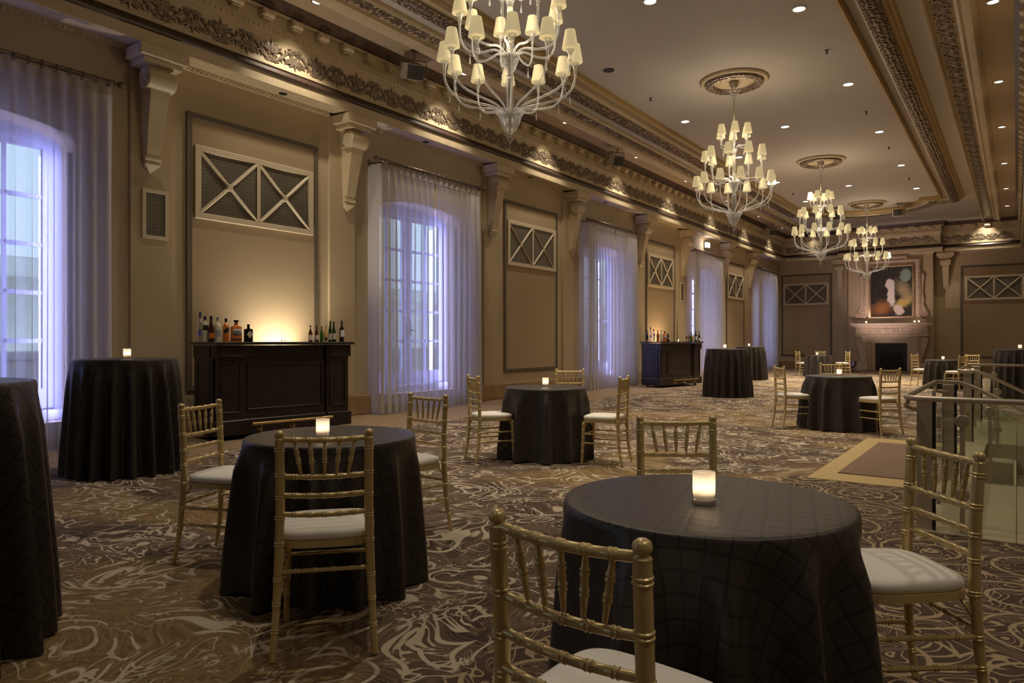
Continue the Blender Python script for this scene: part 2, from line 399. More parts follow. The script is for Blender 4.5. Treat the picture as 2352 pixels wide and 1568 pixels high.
# cornice swept round the room
PATH=[(WX,-6.4),(WX,FY),(-6.1,FY),(-6.1,34.4),(-2.85,34.4),(-2.85,FY),(.50,FY),(.50,-6.4)]
def cor(n,prof,m,sm=None): struct(MB().sweep(PATH,prof).build('trim_%d'%n,m,smooth=sm))
cor(11,[(-.01,4.93),(.025,4.93),(.03,4.96),(.05,4.965),(.05,4.99),(.06,4.99),(.35,4.97),(.362,4.985),(.362,5.135),(.33,5.14)],M_trim)
cor(12,[(.362,5.13),(.385,5.14),(.395,5.17),(.36,5.20),(.35,5.23),(.315,5.27),(.29,5.28)],M_darkband,40)
cor(13,[(.29,5.27),(.335,5.275),(.335,5.295),(.305,5.30),(.285,5.42),(.285,5.58),(.295,5.70),(.305,5.715),(.305,5.73)],M_trim,30)
cor(14,[(.305,5.725),(.31,5.735),(.325,5.78),(.33,5.845),(.31,5.85),(.31,6.03),(.38,6.035),(.39,6.045),(.39,6.06),(.38,6.07)],M_trim)
cor(15,[(.38,6.065),(.40,6.075),(.425,6.10),(.46,6.14),(.50,6.165),(.53,6.2)],M_brownband,40)
# egg-and-dart beads and dentils: long runs of one pattern kept with the cornice
eg=MB()
def along(y0,y1,step,fn):
    y=y0
    while y<y1: fn(y); y+=step
def egg(y):
    eg.lathe([(0,-.028),(.016,-.02),(.021,0),(.016,.02),(0,.028)],(WX+.322,y,5.795),6)
along(3,FY-.4,.085,egg)
def eggf(x): eg.lathe([(0,-.028),(.016,-.02),(.021,0),(.016,.02),(0,.028)],(x,FY-.322,5.795),6)
along(-8.8,-6.2,.085,eggf); along(-2.4,.2,.085,eggf)
x=-6.0
while x<-2.9: eg.lathe([(0,-.028),(.016,-.02),(.021,0),(.016,.02),(0,.028)],(x,34.4-.322,5.795),6); x+=.085
def dent(y): eg.box((WX+.025,y,4.94),(WX+.05,y+.035,4.965))
along(3,FY-.4,.07,dent)
struct(eg.build('trim_16',M_trim,smooth=40))
md=MB()
def modillion(M):
    md.bbox((-.10,-.13,-.11),(.10,0,.0),.012,M); md.bbox((-.075,-.105,-.135),(.075,0,-.11),.01,M)
    md.tube([(-.08,-.12,-.07),(.08,-.12,-.07)],.034,8,M)
    md.lathe([(.0,-.03),(.045,-.025),(.07,-.008),(.075,0)],(0,0,0),10,M@Matrix.Translation((.25,0,-.09))@Matrix.Rotation(pi/2,4,'X'),flut=5,fa=.15)
def wallM(x,y,z,d):  # local -y points into the room
    return Matrix.Translation((x,y,z))@Matrix.Rotation(d,4,'Z')
y=2.82
while y<FY-.5: modillion(wallM(WX+.31,y,6.03,pi/2)); y+=.5
for x0,x1,yy in ((-8.3,-6.9,FY),(-5.9,-2.9,34.4),(-1.95,0,FY)):
    x=x0
    while x<x1: modillion(wallM(x,yy-.31,6.03,0)); x+=.5
y=4.0
while y<FY-.6: modillion(wallM(.50-.31,y,6.03,-pi/2)); y+=.5
struct(md.build('trim_17',M_trim,smooth=40))

# acanthus frieze, relief built once and repeated
def spiral(cx,cy,r0,turns,a0,dr=1,n=12,end=.15):
    return [(cx+(r0*(1-(1-end)*i/n))*cos(a0+dr*turns*2*pi*i/n),cy+(r0*(1-(1-end)*i/n))*sin(a0+dr*turns*2*pi*i/n)) for i in range(n+1)]
def taper(n,a,b): return [a+(b-a)*i/(n-1) for i in range(n)]
def ribbon(mb,pts2,rad,M,seg=5,h=.012): mb.tube([(x,-h,z) for x,z in pts2],rad,seg,M,flat=.7,up=(0,1,0))
def motif():
    b=MB(); I=Matrix()
    L=.82
    wave=[(L*i/20-.205, -.13*cos(2*pi*i/20)+.0) for i in range(21)]
    ribbon(b,wave,[.024]*21,I)
    # lotus cup (opens up) at x=-.205 , palmette (opens down) at x=.205
    for cx,up in ((-.205,1),(.205,-1)):
        for a in (-75,-50,-27,27,50,75):
            q=radians(a); ln=.20-.05*abs(a)/75
            pts=[(cx+sin(q)*ln*t*(.75+.55*t*t), up*(-.02+cos(q*.75)*ln*(t-.12*t**3))) for t in (0,.25,.5,.75,1)]
            ribbon(b,pts,[.010,.027,.034,.026,.008],I)
        ribbon(b,[(cx,-.03*up),(cx,up*.06),(cx,up*.19)],[.024,.038,.008],I)
        for s in (-1,1):
            ribbon(b,[(cx+s*x,up*z) for x,z in spiral(.075,-.055,.045,1.1,pi*.5,1)],taper(13,.021,.010),I)
            ribbon(b,[(cx+s*.01,-.08*up),(cx+s*.06,-.14*up),(cx+s*.13,-.13*up)],[.018,.026,.008],I)
    for s in (0,1):
        bx=0 if s==0 else .41
        for k in (-1,1):
            ribbon(b,[(bx,0),(bx+k*.05,.05),(bx+k*.03,.10)],[.014,.028,.006],I); ribbon(b,[(bx,-.02),(bx+k*.045,-.06),(bx+k*.02,-.12)],[.014,.026,.006],I)
    return b
mo=motif()
fz=MB()
def place(mb,src,M): mb.add(src.v,src.f,M)
y=2.36+.205
while y<FY-.5:
    place(fz,mo,wallM(WX+.285,y,5.50,pi/2)); y+=.82
for x0,x1,yy in ((-8.5,-6.6,FY),(-5.75,-3.0,34.4),(-2.25,.2,FY)):
    x=x0
    while x<x1: place(fz,mo,wallM(x,yy-.285,5.50,0)); x+=.82
y=4.0
while y<FY-.6:
    place(fz,mo,wallM(.50-.285,y,5.50,-pi/2)); y+=.82
struct(fz.build('trim_18',M_silver,smooth=50))

# ceiling border mouldings
ER,EL,EY=-2.12,-6.58,28.0
inner=[(EL,-6.4)] 
inner=[(ER,-6.4),(ER,EY),(-2.74,EY)]
cx=(ER+EL)/2; R=cx*-1-2.74
arc=[(cx+R*cos(a),EY+R*sin(a)) for a in [pi*q/20 for q in range(1,20)]]
pth=[(EL,-6.4),(EL,EY),(2*cx+2.74,EY)]+[(2*cx-x,y) for x,y in [(2*cx-p[0],p[1]) for p in arc[::-1]]]+[(-2.74,EY),(ER,EY),(ER,-6.4)]
def bor(n,prof,m,path=None,sm=40):
    # offsets are outward: left of this path's travel, so mirror the sign
    struct(MB().sweep(path or pth,[(-o,z) for o,z in prof]).build('trim_%d'%n,m,smooth=sm))
bor(21,[(0,6.2),(0,6.11),(.015,6.085),(.05,6.08),(.075,6.10),(.08,6.19)],M_gold)
bor(22,[(.235,6.2),(.235,6.10),(.26,6.075),(.31,6.07)],M_trim)
bor(23,[(.30,6.09),(.305,6.04),(.35,5.995),(.42,5.98),(.49,5.995),(.535,6.04),(.54,6.09)],M_silver)
bor(24,[(.53,6.06),(.56,6.055),(.58,6.08),(.60,6.085),(.62,6.13),(.66,6.14),(.68,6.2)],M_gold)
ga=MB()   # garland of leaves on the roll
random.seed(3)
def garland(x,y0,y1):
    y=y0
    while y<y1:
        for k in range(5):
            a=radians(-70+35*k+random.uniform(-8,8)); r=.055
            px=x+.115*sin(a); pz=6.06-.085*cos(a)
            ga.lathe([(0,-.022),(.030,-.008),(.026,.012),(0,.02)],(px,y+random.uniform(-.02,.02),pz),5,None)
        y+=.075
garland(ER+.42,8,EY+.4); garland(EL-.42,5,EY+.4)
for q in range(0,60):
    a=pi*q/59
    for k in range(3):
        rr=R+.42+(-.08+.08*k); ga.lathe([(0,-.022),(.030,-.008),(.026,.012),(0,.02)],(cx+rr*cos(a),EY+.0+rr*sin(a),6.0 if k==1 else 6.02),5)
struct(ga.build('trim_25',M_silver,smooth=60))
for n,(x,s) in enumerate(((ER,1),(EL,-1))):
    def line(n2,a,m):
        p=MB(); v=[];
        pp=[(x+s*o,-6.4,z) for o,z in a]+[(x+s*o,FY-.39,z) for o,z in a]; k=len(a)
        p.add(pp,[(i,i+1,k+i+1,k+i) for i in range(k-1)]); struct(p.build('trim_%d'%n2,m,smooth=40))
    line(30+n,[(.97,6.2),(.975,6.15),(1.0,6.12),(1.03,6.13),(1.05,6.19)],M_trim)
    line(32+n,[(1.37,6.2),(1.375,6.13),(1.42,6.10),(1.46,6.12),(1.50,6.10),(1.57,6.09),(1.61,6.13),(1.65,6.2)],M_trim)
    line(34+n,[(1.05,6.188),(1.37,6.188)],M_strip)
    line(36+n,[(1.65,6.197),(2.14,6.197)],M_strip)
# rinceau on the ceiling band
def rinceau():
    b=MB(); I=Matrix(); L=.62
    ribbon(b,[(L*i/14-.155,-.085*cos(2*pi*i/14)) for i in range(15)],[.016]*15,I)
    for c,s in ((-.155,1),(.155,-1)):
        ribbon(b,[(c+x,s*z) for x,z in spiral(0,.03,.085,1.4,-pi*.5,1)],taper(13,.022,.010),I)
        for a in range(5):
            q=a*2*pi/5; ribbon(b,[(c+.02*cos(q),s*.03+.02*sin(q)),(c+.045*cos(q),s*.03+.045*sin(q))],[.014,.006],I)
        for k in (-1,1): ribbon(b,[(c+k*.06,-s*.06),(c+k*.12,s*.02),(c+k*.13,s*.11)],[.010,.024,.006],I); ribbon(b,[(c+k*.03,-s*.09),(c+k*.09,-s*.13)],[.018,.006],I)
    return b
ri=rinceau(); rb=MB()
Mc=Matrix(((0,0,1,0),(1,0,0,0),(0,1,0,0),(0,0,0,1)))
def ceilM(x,y): # local x-> world y, local z -> world x, local -y -> world -z
    return Matrix(((0,0,1,x),(1,0,0,y),(0,1,0,6.186),(0,0,0,1)))
for x in (ER+1.21,EL-1.21):
    y=4
    while y<FY-.75: place(rb,ri,ceilM(x,y)); y+=.62
struct(rb.build('trim_38',M_silver,smooth=50))

# baseboards
def base(n,boxes): 
    b=MB()
    for a,c in boxes: b.bbox(a,c,.012)
    struct(b.build('baseboard_'+n,M_base))
bl=[]
for i in range(0,len(ys),2): bl.append(((WX-.01,ys[i],0),(WX+.07,min(ys[i+1],FY),.33)))
base('left',bl)
base('back',[((-9.2,FY-.07,0),(-6.1,FY,.33)),((-6.15,34.33,0),(-5.85,34.4,.33)),((-3.1,34.33,0),(-2.8,34.4,.33)),((-2.85,FY-.07,0),(3.6,FY,.33))])

# ------------------------------------------------------------------ wall panels and their grilles (local: x across, -y into room)
def panel(n,M,w=2.22,z0=.57,z1=4.38):
    b=MB(); h=w/2
    for a,c in (((-h,-.03,z0),(-h+.075,0,z1)),((h-.075,-.03,z0),(h,0,z1)),((-h+.075,-.03,z1-.075),(h-.075,0,z1)),((-h+.075,-.03,z0),(h-.075,0,z0+.075))): b.bbox(a,c,.006,M)
    struct(b.build('trim_%d'%(40+n),M_frame))
    b=MB(); b.box((-h+.075,-.014,z0+.075),(h-.075,0,z1-.075),M); struct(b.build('trim_%d'%(60+n),M_panel))
def grille(loc,rz,label,w=2.0,z0=2.94,z1=3.95,dup=None):
    if dup is None:
        r=empty('wall_grille',loc,rz); h=w/2
        b=MB(); fr=.085
        for a,c in (((-h,-.05,z0),(-h+fr,-.012,z1)),((h-fr,-.05,z0),(h,-.012,z1)),((-h+fr,-.05,z1-fr),(h-fr,-.012,z1)),((-h+fr,-.05,z0),(h-fr,-.012,z0+fr))): b.bbox(a,c,.008)
        b.build('frame',M_cream,r)
        b=MB(); zc=(z0+z1)/2
        b.bbox((-.028,-.045,z0+fr),(.028,-.02,z1-fr),.004)
        for s in (-1,1):
            c=s*(h-fr+.028)/2; hw=(h-fr-.028)/2; hh=(z1-z0)/2-fr
            for k in (-1,1): b.tube([(c-hw,-.032,zc-k*hh),(c+hw,-.032,zc+k*hh)],.026,4)
            b.lathe([(0,-.02),(.045,-.018),(.055,.01),(.055,.02)],(0,0,0),14,Matrix.Translation((c,-.035,zc))@Matrix.Rotation(pi/2,4,'X')@Matrix.Rotation(pi,4,'Y'))
        b.build('cross_bar',M_cream,r,smooth=40)
        b=MB(); b.box((-h+fr-.01,-.024,z0+fr-.01),(h-fr+.01,-.018,z1-fr+.01)); b.build('pierced_plate',M_latt,r)
    else:
        r=copy_tree(dup); r.location=loc; r.rotation_euler=(0,0,rz)
    tag(r,label,'vent grille','crossed ventilation grilles on the wall panels'); return r
g0=None
plab=['large cream grille with crossed bars above the first bar','cream grille with crossed bars above the low table between the windows','cream grille with crossed bars above the second bar','small-looking cream grille between the two farthest curtained windows']
for i,c in enumerate(PAN):
    panel(i,wallM(WX,c,0,pi/2)); g=grille((WX,c,0),pi/2,plab[i],dup=g0); g0=g0 or g
panel(4,wallM(-7.98,FY,0,0)); grille((-8.0,FY,0),0,'cream crossed grille on the fireplace wall, left of the chimney breast',dup=g0)
panel(5,wallM(-.78,FY,0,0)); grille((-.75,FY,0),0,'cream crossed grille on the fireplace wall, right of the chimney breast',dup=g0)
panel(6,wallM(2.3,FY,0,0),1.9)
def vent(y,label):
    r=empty('air_vent',(WX+.05,y,0),pi/2)
    b=MB(); 
    for a,c in (((-.17,-.02,2.58),(-.125,0,3.22)),((.125,-.02,2.58),(.17,0,3.22)),((-.125,-.02,3.175),(.125,0,3.22)),((-.125,-.02,2.58),(.125,0,2.625))): b.bbox(a,c,.004)
    b.build('frame',M_cream,r); b=MB(); b.box((-.13,-.011,2.62),(.13,-.004,3.18)); b.build('pierced_plate',M_latt,r)
    tag(r,label,'vent','narrow upright air vents on the pilasters')
vent(4.86,'narrow upright pierced vent under the scroll bracket left of the first bar')
vent(22.74,'narrow upright pierced vent on the pilaster right of the second bar')

# corbels
def corbel():
    r=empty('scroll_corbel',(0,0,0))
    b=MB()
    b.bbox((-.31,-.40,.27),(.31,0,.42),.012); b.bbox((-.25,-.35,.20),(.25,0,.27),.01)
    b.build('cap',M_trim,r)
    b=MB(); b.tube([(-.185,-.22,.04),(-.17,-.22,.04),(.17,-.22,.04),(.185,-.22,.04)],[.12,.135,.135,.12],24)
    b.bbox((-.14,-.24,-.08),(.14,0,.22),.01)
    for s in (-1,1): b.tube([(s*.187,-.22+x,.04+z) for x,z in spiral(0,0,.105,1.6,0,1,18,.1)],taper(19,.010,.006),5)
    b.build('scroll',M_trim,r,smooth=35)
    b=MB(); v=[]; sec=[(-.04,.125,.27),(-.2,.12,.25),(-.45,.11,.19),(-.75,.095,.13),(-.93,.085,.09)]
    for z,hw,d in sec: v+=[(-hw,-d,z),(hw,-d,z),(hw,0,z),(-hw,0,z)]
    fc=[]
    for i in range(4):
        for k in range(4):
            j=(k+1)%4; fc.append((i*4+k,i*4+4+k,i*4+4+j,i*4+j))
    b.add(v,fc+[(16,17,18,19)]); 
    b.build('bracket',M_trim,r)
    b=MB(); b.tube([(-.105,-.075,-.93),(.105,-.075,-.93)],.03,10); b.tube([(-.095,-.06,-.995),(.095,-.06,-.995)],.026,10); b.bbox((-.085,-.08,-1.02),(.085,0,-.91),.01)
    b.add([(-.085,-.07,-1.02),(.085,-.07,-1.02),(.085,0,-1.02),(-.085,0,-1.02),(0,0,-1.11)],[(0,1,2,3),(0,4,1),(1,4,2),(2,4,3),(3,4,0)])
    b.build('drop',M_trim,r,smooth=35)
    return r
c0=corbel(); first=True
cl=['scroll bracket right of the nearest curtained window, above the narrow vent','scroll bracket right of the first bar, before the second curtained window','scroll bracket right of the second curtained window','scroll bracket left of the third curtained window','scroll bracket right of the third curtained window','scroll bracket right of the second bar, above a narrow vent','scroll bracket right of the fourth curtained window','scroll bracket left of the farthest curtained window']
i=0
for c in PAN:
    for s in (-1,1):
        o=c0 if first else copy_tree(c0); first=False
        o.location=(WX+.05,c+s*1.66+.03,4.53); o.rotation_euler=(0,0,pi/2); tag(o,'plaster '+cl[i],'corbel','scroll corbels under the cornice'); i+=1
for x,l in ((-6.50,'plaster scroll bracket on the fireplace wall, left of the chimney breast'),(-2.42,'plaster scroll bracket on the fireplace wall, right of the chimney breast')):
    o=copy_tree(c0); o.location=(x,FY-.006,4.53); o.rotation_euler=(0,0,0); tag(o,l,'corbel','scroll corbels under the cornice')
# ------------------------------------------------------------------ french doors behind the curtains
def door(n,c):
    r=empty('door_%d'%n,(WX-.42,c,0),pi/2); struct(r)
    b=MB(); b.bbox((-1.12,-.06,.30),(-1.04,.06,3.86),.005); b.bbox((1.04,-.06,.30),(1.12,.06,3.86),.005); b.box((-1.04,-.05,3.66),(1.04,.05,3.86)); b.bbox((-1.12,-.14,.30),(1.12,.08,.43),.01)
    b.build('door_frame',M_door,r)
    for s in (-1,1):
        x0,x1=(-1.04,-.01) if s<0 else (.01,1.04)
        b=MB(); z0,z1=.44,3.66
        b.bbox((x0,-.03,z0),(x0+.12,.03,z1),.005); b.bbox((x1-.12,-.03,z0),(x1,.03,z1),.005)
        b.box((x0+.12,-.03,z0),(x1-.12,.03,z0+.24)); b.box((x0+.12,-.03,z1-.09),(x1-.12,.03,z1))
        xm=(x0+x1)/2; b.box((xm-.02,-.02,z0+.24),(xm+.02,.02,z1-.09))
        for q in range(1,5):
            z=z0+.24+q*(z1-.09-z0-.24)/5; b.box((x0+.12,-.02,z-.025),(x1-.12,.02,z+.025))
        lf=b.build('door_leaf',M_door,r)
        b=MB(); b.box((x0+.12,-.004,z0+.24),(x1-.12,.004,z1-.09)); b.build('glass_pane',M_pane,lf)
    b=MB(); b.tube([(.06,-.06,1.46),(.06,-.06,1.47),(.17,-.07,1.47)],.012,8); b.bbox((.04,-.05,1.36),(.08,-.03,1.58),.005); b.build('door_handle',M_iron,r)
for i,c in enumerate(WIN): door(i+1,c)

# outside: balcony parapet and the facade across the street
b=MB(); b.box((-11.2,-3,-.2),(-9.93,36,.28)); b.bbox((-11.2,-3,.28),(-10.95,36,1.0),.02); b.bbox((-11.25,-3,1.0),(-10.9,36,1.12),.02)
tag(b.build('balcony_parapet',M_ext),'pale stone balcony parapet outside the glazed doors','parapet')
b=MB(); b.box((-22,-30,-8),(-21,60,3.2)); 
for yy in range(-12,45,3): b.box((-21,yy,-8),(-20.6,yy+.9,3.2))
b.box((-21,-12,.2),(-20.7,45,.6)); b.box((-21,-12,2.9),(-20.5,45,3.4))
b.box((-21,-30,-8.2),(-11.3,60,-8)); tag(b.build('street_facade',M_ext),'pale stone facade with piers seen through the doors','building')
# ================================================================== CURTAINS
def curtain(c,side,label,seed):
    # local frame = world; one pleated sheer panel with a return to the wall
    random.seed(seed)
    y0,y1=(c-1.40,c-.004) if side<0 else (c+.004,c+1.40)
    NU=150; NZ=22; ztop,zbot=4.30,.015
    b=MB(); pl=8.5
    ph=[random.uniform(-.5,.5) for _ in range(14)]
    edge=y0 if side<0 else y1
    cols=[]
    for i in range(NU+1):
        t=i/NU; cols.append(t)
    ret=6
    def pt(i,z,j):
        hz=(ztop-z)/(ztop-zbot)
        t=i/NU
        wob=.25*sin(2*pi*t*2.3+ph[0])+.2*sin(2*pi*t*4.1+ph[1])
        A=.014+.040*min(1,hz*3.5) if hz>.03 else .010
        fold=cos(2*pi*(t*pl)+wob*(.2+hz*1.2))
        fold=math.copysign(abs(fold)**.8,fold)
        y=y0+(y1-y0)*t+.012*sin(2*pi*t*pl*2+ph[2])*hz
        pinch=(1-min(1,hz*14))*.012
        x=-8.87+A*fold-pinch+.02*sin(2*pi*t*1.3+ph[3])*hz
        return (x,y,z)
    zs=[ztop-(ztop-zbot)*((j/NZ)**1.5) for j in range(NZ+1)]
    v=[];f=[]
    rows=[]
    for j,z in enumerate(zs):
        row=[pt(i,z,j) for i in range(NU+1)]
        rr=[(-9.19+(row[0 if side<0 else -1][0]+9.19)*q/ret+.006*sin(q*2.1),edge+(-.0 if side<0 else .0)+.012*sin(q*2.4),z) for q in range(ret)]
        row=rr+row if side<0 else row+rr[::-1]
        rows.append(row)
    n=len(rows[0])
    for r in rows: v+=r
    for j in range(len(rows)-1):
        for i in range(n-1): f.append((j*n+i,(j+1)*n+i,(j+1)*n+i+1,j*n+i+1))
    NUVS=[(1-q/NU if side<0 else q/NU) for q in range(NU+1)]; pad=[1.0]*ret
    b.uv=[(q,0) for r in rows for q in ((pad+NUVS) if side<0 else (NUVS+pad))]
    o=b.add(v,f).build('curtain',M_curtain,smooth=True)
    # heavier top heading and bottom hem as doubled cloth
    h=MB(); v=[];f=[]
    for j,z in enumerate((4.30,4.26,4.20)):
        v+=[(p[0]+.006,p[1],p[2]) for p in [pt(i,z,0) for i in range(NU+1)]]
    for j in range(2):
        for i in range(NU): f.append((j*(NU+1)+i,(j+1)*(NU+1)+i,(j+1)*(NU+1)+i+1,j*(NU+1)+i+1))
    h.add(v,f).build('heading',M_head,o,smooth=True)
    h=MB(); v=[];f=[]
    for z in (.17,.015): v+=[(p[0]+.005,p[1],p[2]) for p in [pt(i,z,0) for i in range(NU+1)]]
    for i in range(NU): f.append((i,NU+1+i,NU+2+i,i+1))
    h.uv=[(q,0) for _ in range(2) for q in NUVS]; h.add(v,f).build('hem',M_curtain,o,smooth=True)
    tag(o,label,'curtain','sheer curtains along the window wall')
M_led=mat('blue_diffuser',(.3,.3,1),.4,emit=(.35,.38,1),es=2)
M_head=trans_mat('curtain_heading',(.50,.44,.35),.35,0)
wn=['the nearest window, behind the tall table','the window right of the first bar','the window left of the second bar','the window behind the tall tables','the window in the far corner']
def rod(c,label):
    r=empty('curtain_rod',(-8.87,c,4.36))
    b=MB(); b.tube([(0,-1.40,0),(0,1.40,0)],.029,10); b.build('rod',M_iron,r,smooth=True)
    for s in (-1,1):
        M=Matrix.Translation((0,s*1.40,0))@Matrix.Rotation(-s*pi/2,4,'X')
        b=MB(); b.lathe([(.03,0),(.036,.012),(.02,.022),(.012,.04),(.03,.055),(.048,.085),(.046,.115),(.028,.145),(.0,.155)],seg=12,M=M,flut=6,fa=.1); b.build('finial',M_iron,r,smooth=40)
        b=MB(); b.tube([(0,s*1.36,-.03),(-.1,s*1.36,-.03),(-.33,s*1.36,.0)],.012,6); b.bbox((-.335,s*1.36-.03,-.06),(-.325,s*1.36+.03,.06),.002); b.build('wall_bracket',M_iron,r)
    for q in range(20):
        y=-1.34+q*2.68/19; a=random.uniform(-.25,.25)
        b=MB(); pts=[(.043*cos(t),y+.043*sin(t)*sin(a)*.6,-.016+.043*sin(t)) for t in [2*pi*k/12 for k in range(13)]]
        b.tube(pts,.0058,6,cap=False); b.build('ring',M_iron,r)
    tag(r,label,'curtain rod','iron curtain rods with rings')
for i,c in enumerate(WIN):
    curtain(c,-1,'left sheer white curtain panel of '+wn[i],10+i); curtain(c,1,'right sheer white curtain panel of '+wn[i],20+i)
    rod(c,'bronze curtain rod with rings over '+wn[i])
    # slim LED strips standing in the jambs behind the sheers
    for s in (-1,1):
        r=empty('led_strip',(WX-.10,c+s*1.095,.32)); b=MB(); b.bbox((-.02,-.02,0),(.02,.02,3.2),.003); b.build('housing',M_blk,r)
        b=MB(); b.box((-.0225,-.012,.03),(-.0205,.012,3.17)); b.build('diffuser',M_led,r)
        tag(r,'slim blue LED strip in the %s jamb of %s'%('left' if s<0 else 'right',wn[i]),'light strip','blue light strips behind the curtains')
        lamp('blue_light','AREA',(WX-.13,c+s*1.03,1.95),L_BLUE,BLUE,rot=(0,radians(90),radians(s*50)),size=3.2,sy=.06)
# ================================================================== DOWNLIGHTS
def dl_proto(r,lens,ring):
    e=empty('recessed_downlight',(0,0,0))
    b=MB(); b.lathe([(r,0),(r+.018,-.002),(r+.020,-.008),(r+.004,-.012),(r,-.010)],seg=24); b.build('trim_ring',ring,e,smooth=40)
    b=MB(); b.lathe([(0,-.004),(r,-.004)],seg=24); b.build('lens',lens,e); return e
d0=dl_proto(.085,M_glow,mat('white_trim',(.7,.68,.62),.4))
main=[(-2.64,[11.1,14.9,18.7,22.6,26.3],'right'),(-4.35,[9.6,17.0,24.6],'middle'),(-6.08,[15.3,19.1,22.8,26.5],'left')]
fst=True
def put_dl(x,y,lab,grp,src,first):
    o=src if first else copy_tree(src); o.location=(x,y,CZ-.001); tag(o,lab,'downlight',grp); return o
for x,yy,nm in main:
    for i,y in enumerate(yy):
        put_dl(x,y,'bright round recessed downlight, %s from the camera in the %s row of the ceiling field'%(ORD[i],nm),'recessed downlights in the ceiling field',d0,fst); fst=False
        lamp('downlight_beam','SPOT',(x,y,CZ-.03),L_DOWN*(2.8 if y>21 else 1.25 if y>17 else 1),WARM2,size=.07,spot=92,blend=.9)
for x,y in ((-2.64,7.3),(-6.08,7.7),(-2.64,3.5),(-6.08,3.9),(-4.35,-2.0),(-1.2,-1.6)):
    put_dl(x,y,'bright recessed downlight %s'%{(-2.64,7.3):'over the aisle right of the nearest chandelier',(-6.08,7.7):'left of the nearest chandelier',(-2.64,3.5):'over the left low table and its chairs',(-6.08,3.9):'over the floor before the first bar',(-4.35,-2.0):'behind the camera, left',(-1.2,-1.6):'behind the camera, right'}[(x,y)],'recessed downlights above the picture',d0,False); lamp('downlight_beam','SPOT',(x,y,CZ-.03),L_DOWN*(1 if y>5 else .55 if y>1 else .12),WARM2,size=.07,spot=92,blend=.9)
for x,y in ((1.3,1.2),(1.6,4.6)):
    o=put_dl(x,y,'round recessed downlight in the low side soffit, %s of two'%('nearer' if y<3 else 'farther'),'recessed downlights above the picture',d0,False); o.location.z=4.969; lamp('downlight_beam','SPOT',(x,y,4.94),L_DOWN*.28,WARM2,size=.07,spot=120,blend=.9)
d1=dl_proto(.072,M_glow2,mat('chrome_trim',(.6,.58,.55),.2,.8))
fst=True
SL=[(-8.30,y) for y in (6.8,10.2,13.8,17.5,21.0,24.8,28.6,32.1)]; SR=[(-.28,y) for y in (12.5,16.4,19.9,24.0,28.0,31.6)]
for nm,S in (('left',SL),('right',SR)):
    for i,(x,y) in enumerate(S):
        o=put_dl(x,y,'small silver recessed downlight, %s from the camera along the %s ceiling border'%(ORD[i],nm),'recessed downlights along the ceiling borders',d1,fst); fst=False
        o.location.z=CZ-.004
        lamp('border_beam','SPOT',(x,y,CZ-.03),L_STRIP,WARM2,rot=(0,radians(12 if nm=='left' else -12),0),size=.04,spot=88,blend=.8)
for i,x in enumerate((-7.6,-1.0)):
    o=copy_tree(d1); o.location=(x,34.25,CZ-.004); tag(o,'small recessed downlight over the frieze of the fireplace wall, %s of the chimney breast'%('left','right')[i],'downlight','recessed downlights along the ceiling borders')
    lamp('border_beam','SPOT',(x,34.2,CZ-.03),L_STRIP,WARM2,rot=(radians(12),0,0),size=.05,spot=96,blend=.8)
b=MB(); b.lathe([(0,-.006),(.08,-.006),(.10,-.012),(.105,0)],seg=20); o=b.build('unlit_downlight',M_spkg,loc=(-6.07,11.6,CZ)); tag(o,'dark unlit round fitting in the ceiling field between the first two chandeliers','ceiling fitting')
b=MB(); b.lathe([(.03,0),(.03,-.008),(.012,-.012),(.012,-.05),(.03,-.055),(.03,-.06),(0,-.065)],seg=12)
s0=None
for i,(x,y) in enumerate([(-2.63,12.95),(-6.07,13.42),(-2.64,16.9),(-2.65,20.3),(-2.65,24.5),(-6.09,24.8)]):
    o=b.build('fire_sprinkler',M_blk) if s0 is None else s0.copy()
    if s0 is None: s0=o
    else: COL.objects.link(o)
    o.location=(x,y,CZ); tag(o,'small dark sprinkler head, %s from the camera in the %s half of the ceiling'%(ORD[[0,0,1,2,3,1][i]],'right' if x>-4 else 'left'),'sprinkler','sprinkler heads on the ceiling')
b=MB(); b.lathe([(0,-.006),(.045,-.006),(.06,-.012),(.065,0)],seg=16); s0=None
for i,y in enumerate((6.73,9.9,13.4,17.0,20.3,24.3,28.1)):
    o=b.build('soffit_fixture',M_blk) if s0 is None else s0.copy()
    if s0 is None: s0=o
    else: COL.objects.link(o)
    o.location=(WX+.20,y,4.982); tag(o,'small dark round fitting in the soffit over the window wall, %s from the camera'%ORD[i],'ceiling fitting','round fittings in the soffit')

# ================================================================== SPEAKERS
def speaker():
    r=empty('ceiling_speaker',(0,0,0))
    b=MB(); pr=[(-.20,-.16),(.20,-.16),(.24,.02),(.12,.17),(-.12,.17),(-.24,.02)]
    Mx=Matrix.Rotation(radians(0),4,'X')
    b.prism([(-.15,-.19),(.15,-.19),(.20,.0),(.20,.12),(-.20,.12),(-.20,.0)],-.26,.0,None); 
    h=b.build('housing',M_spk,r)
    b=MB(); pts=[]; n=8
    v=[(-.14,-.195,-.235),(.14,-.195,-.235),(.14,-.195,-.03),(-.14,-.195,-.03)]
    for q in range(9):
        x=-.145+.29*q/8; v2=-.195-.03*sin(pi*q/8); pts.append((x,v2))
    vv=[(x,y,-.245) for x,y in pts]+[(x,y,-.015) for x,y in pts]; b.add(vv,[(i,i+1,9+i+1,9+i) for i in range(8)]); b.build('grille',M_spkg,h,smooth=True)
    b=MB(); b.tube([(-.22,-.02,-.13),(-.22,-.02,.06),(.22,-.02,.06),(.22,-.02,-.13)],.012,6); b.tube([(0,-.02,.06),(0,-.02,.20)],.015,6); b.lathe([(.0,.2),(.06,.2),(.06,.19)],(0,-.02,0),12); b.build('bracket',M_iron,r)
    return r
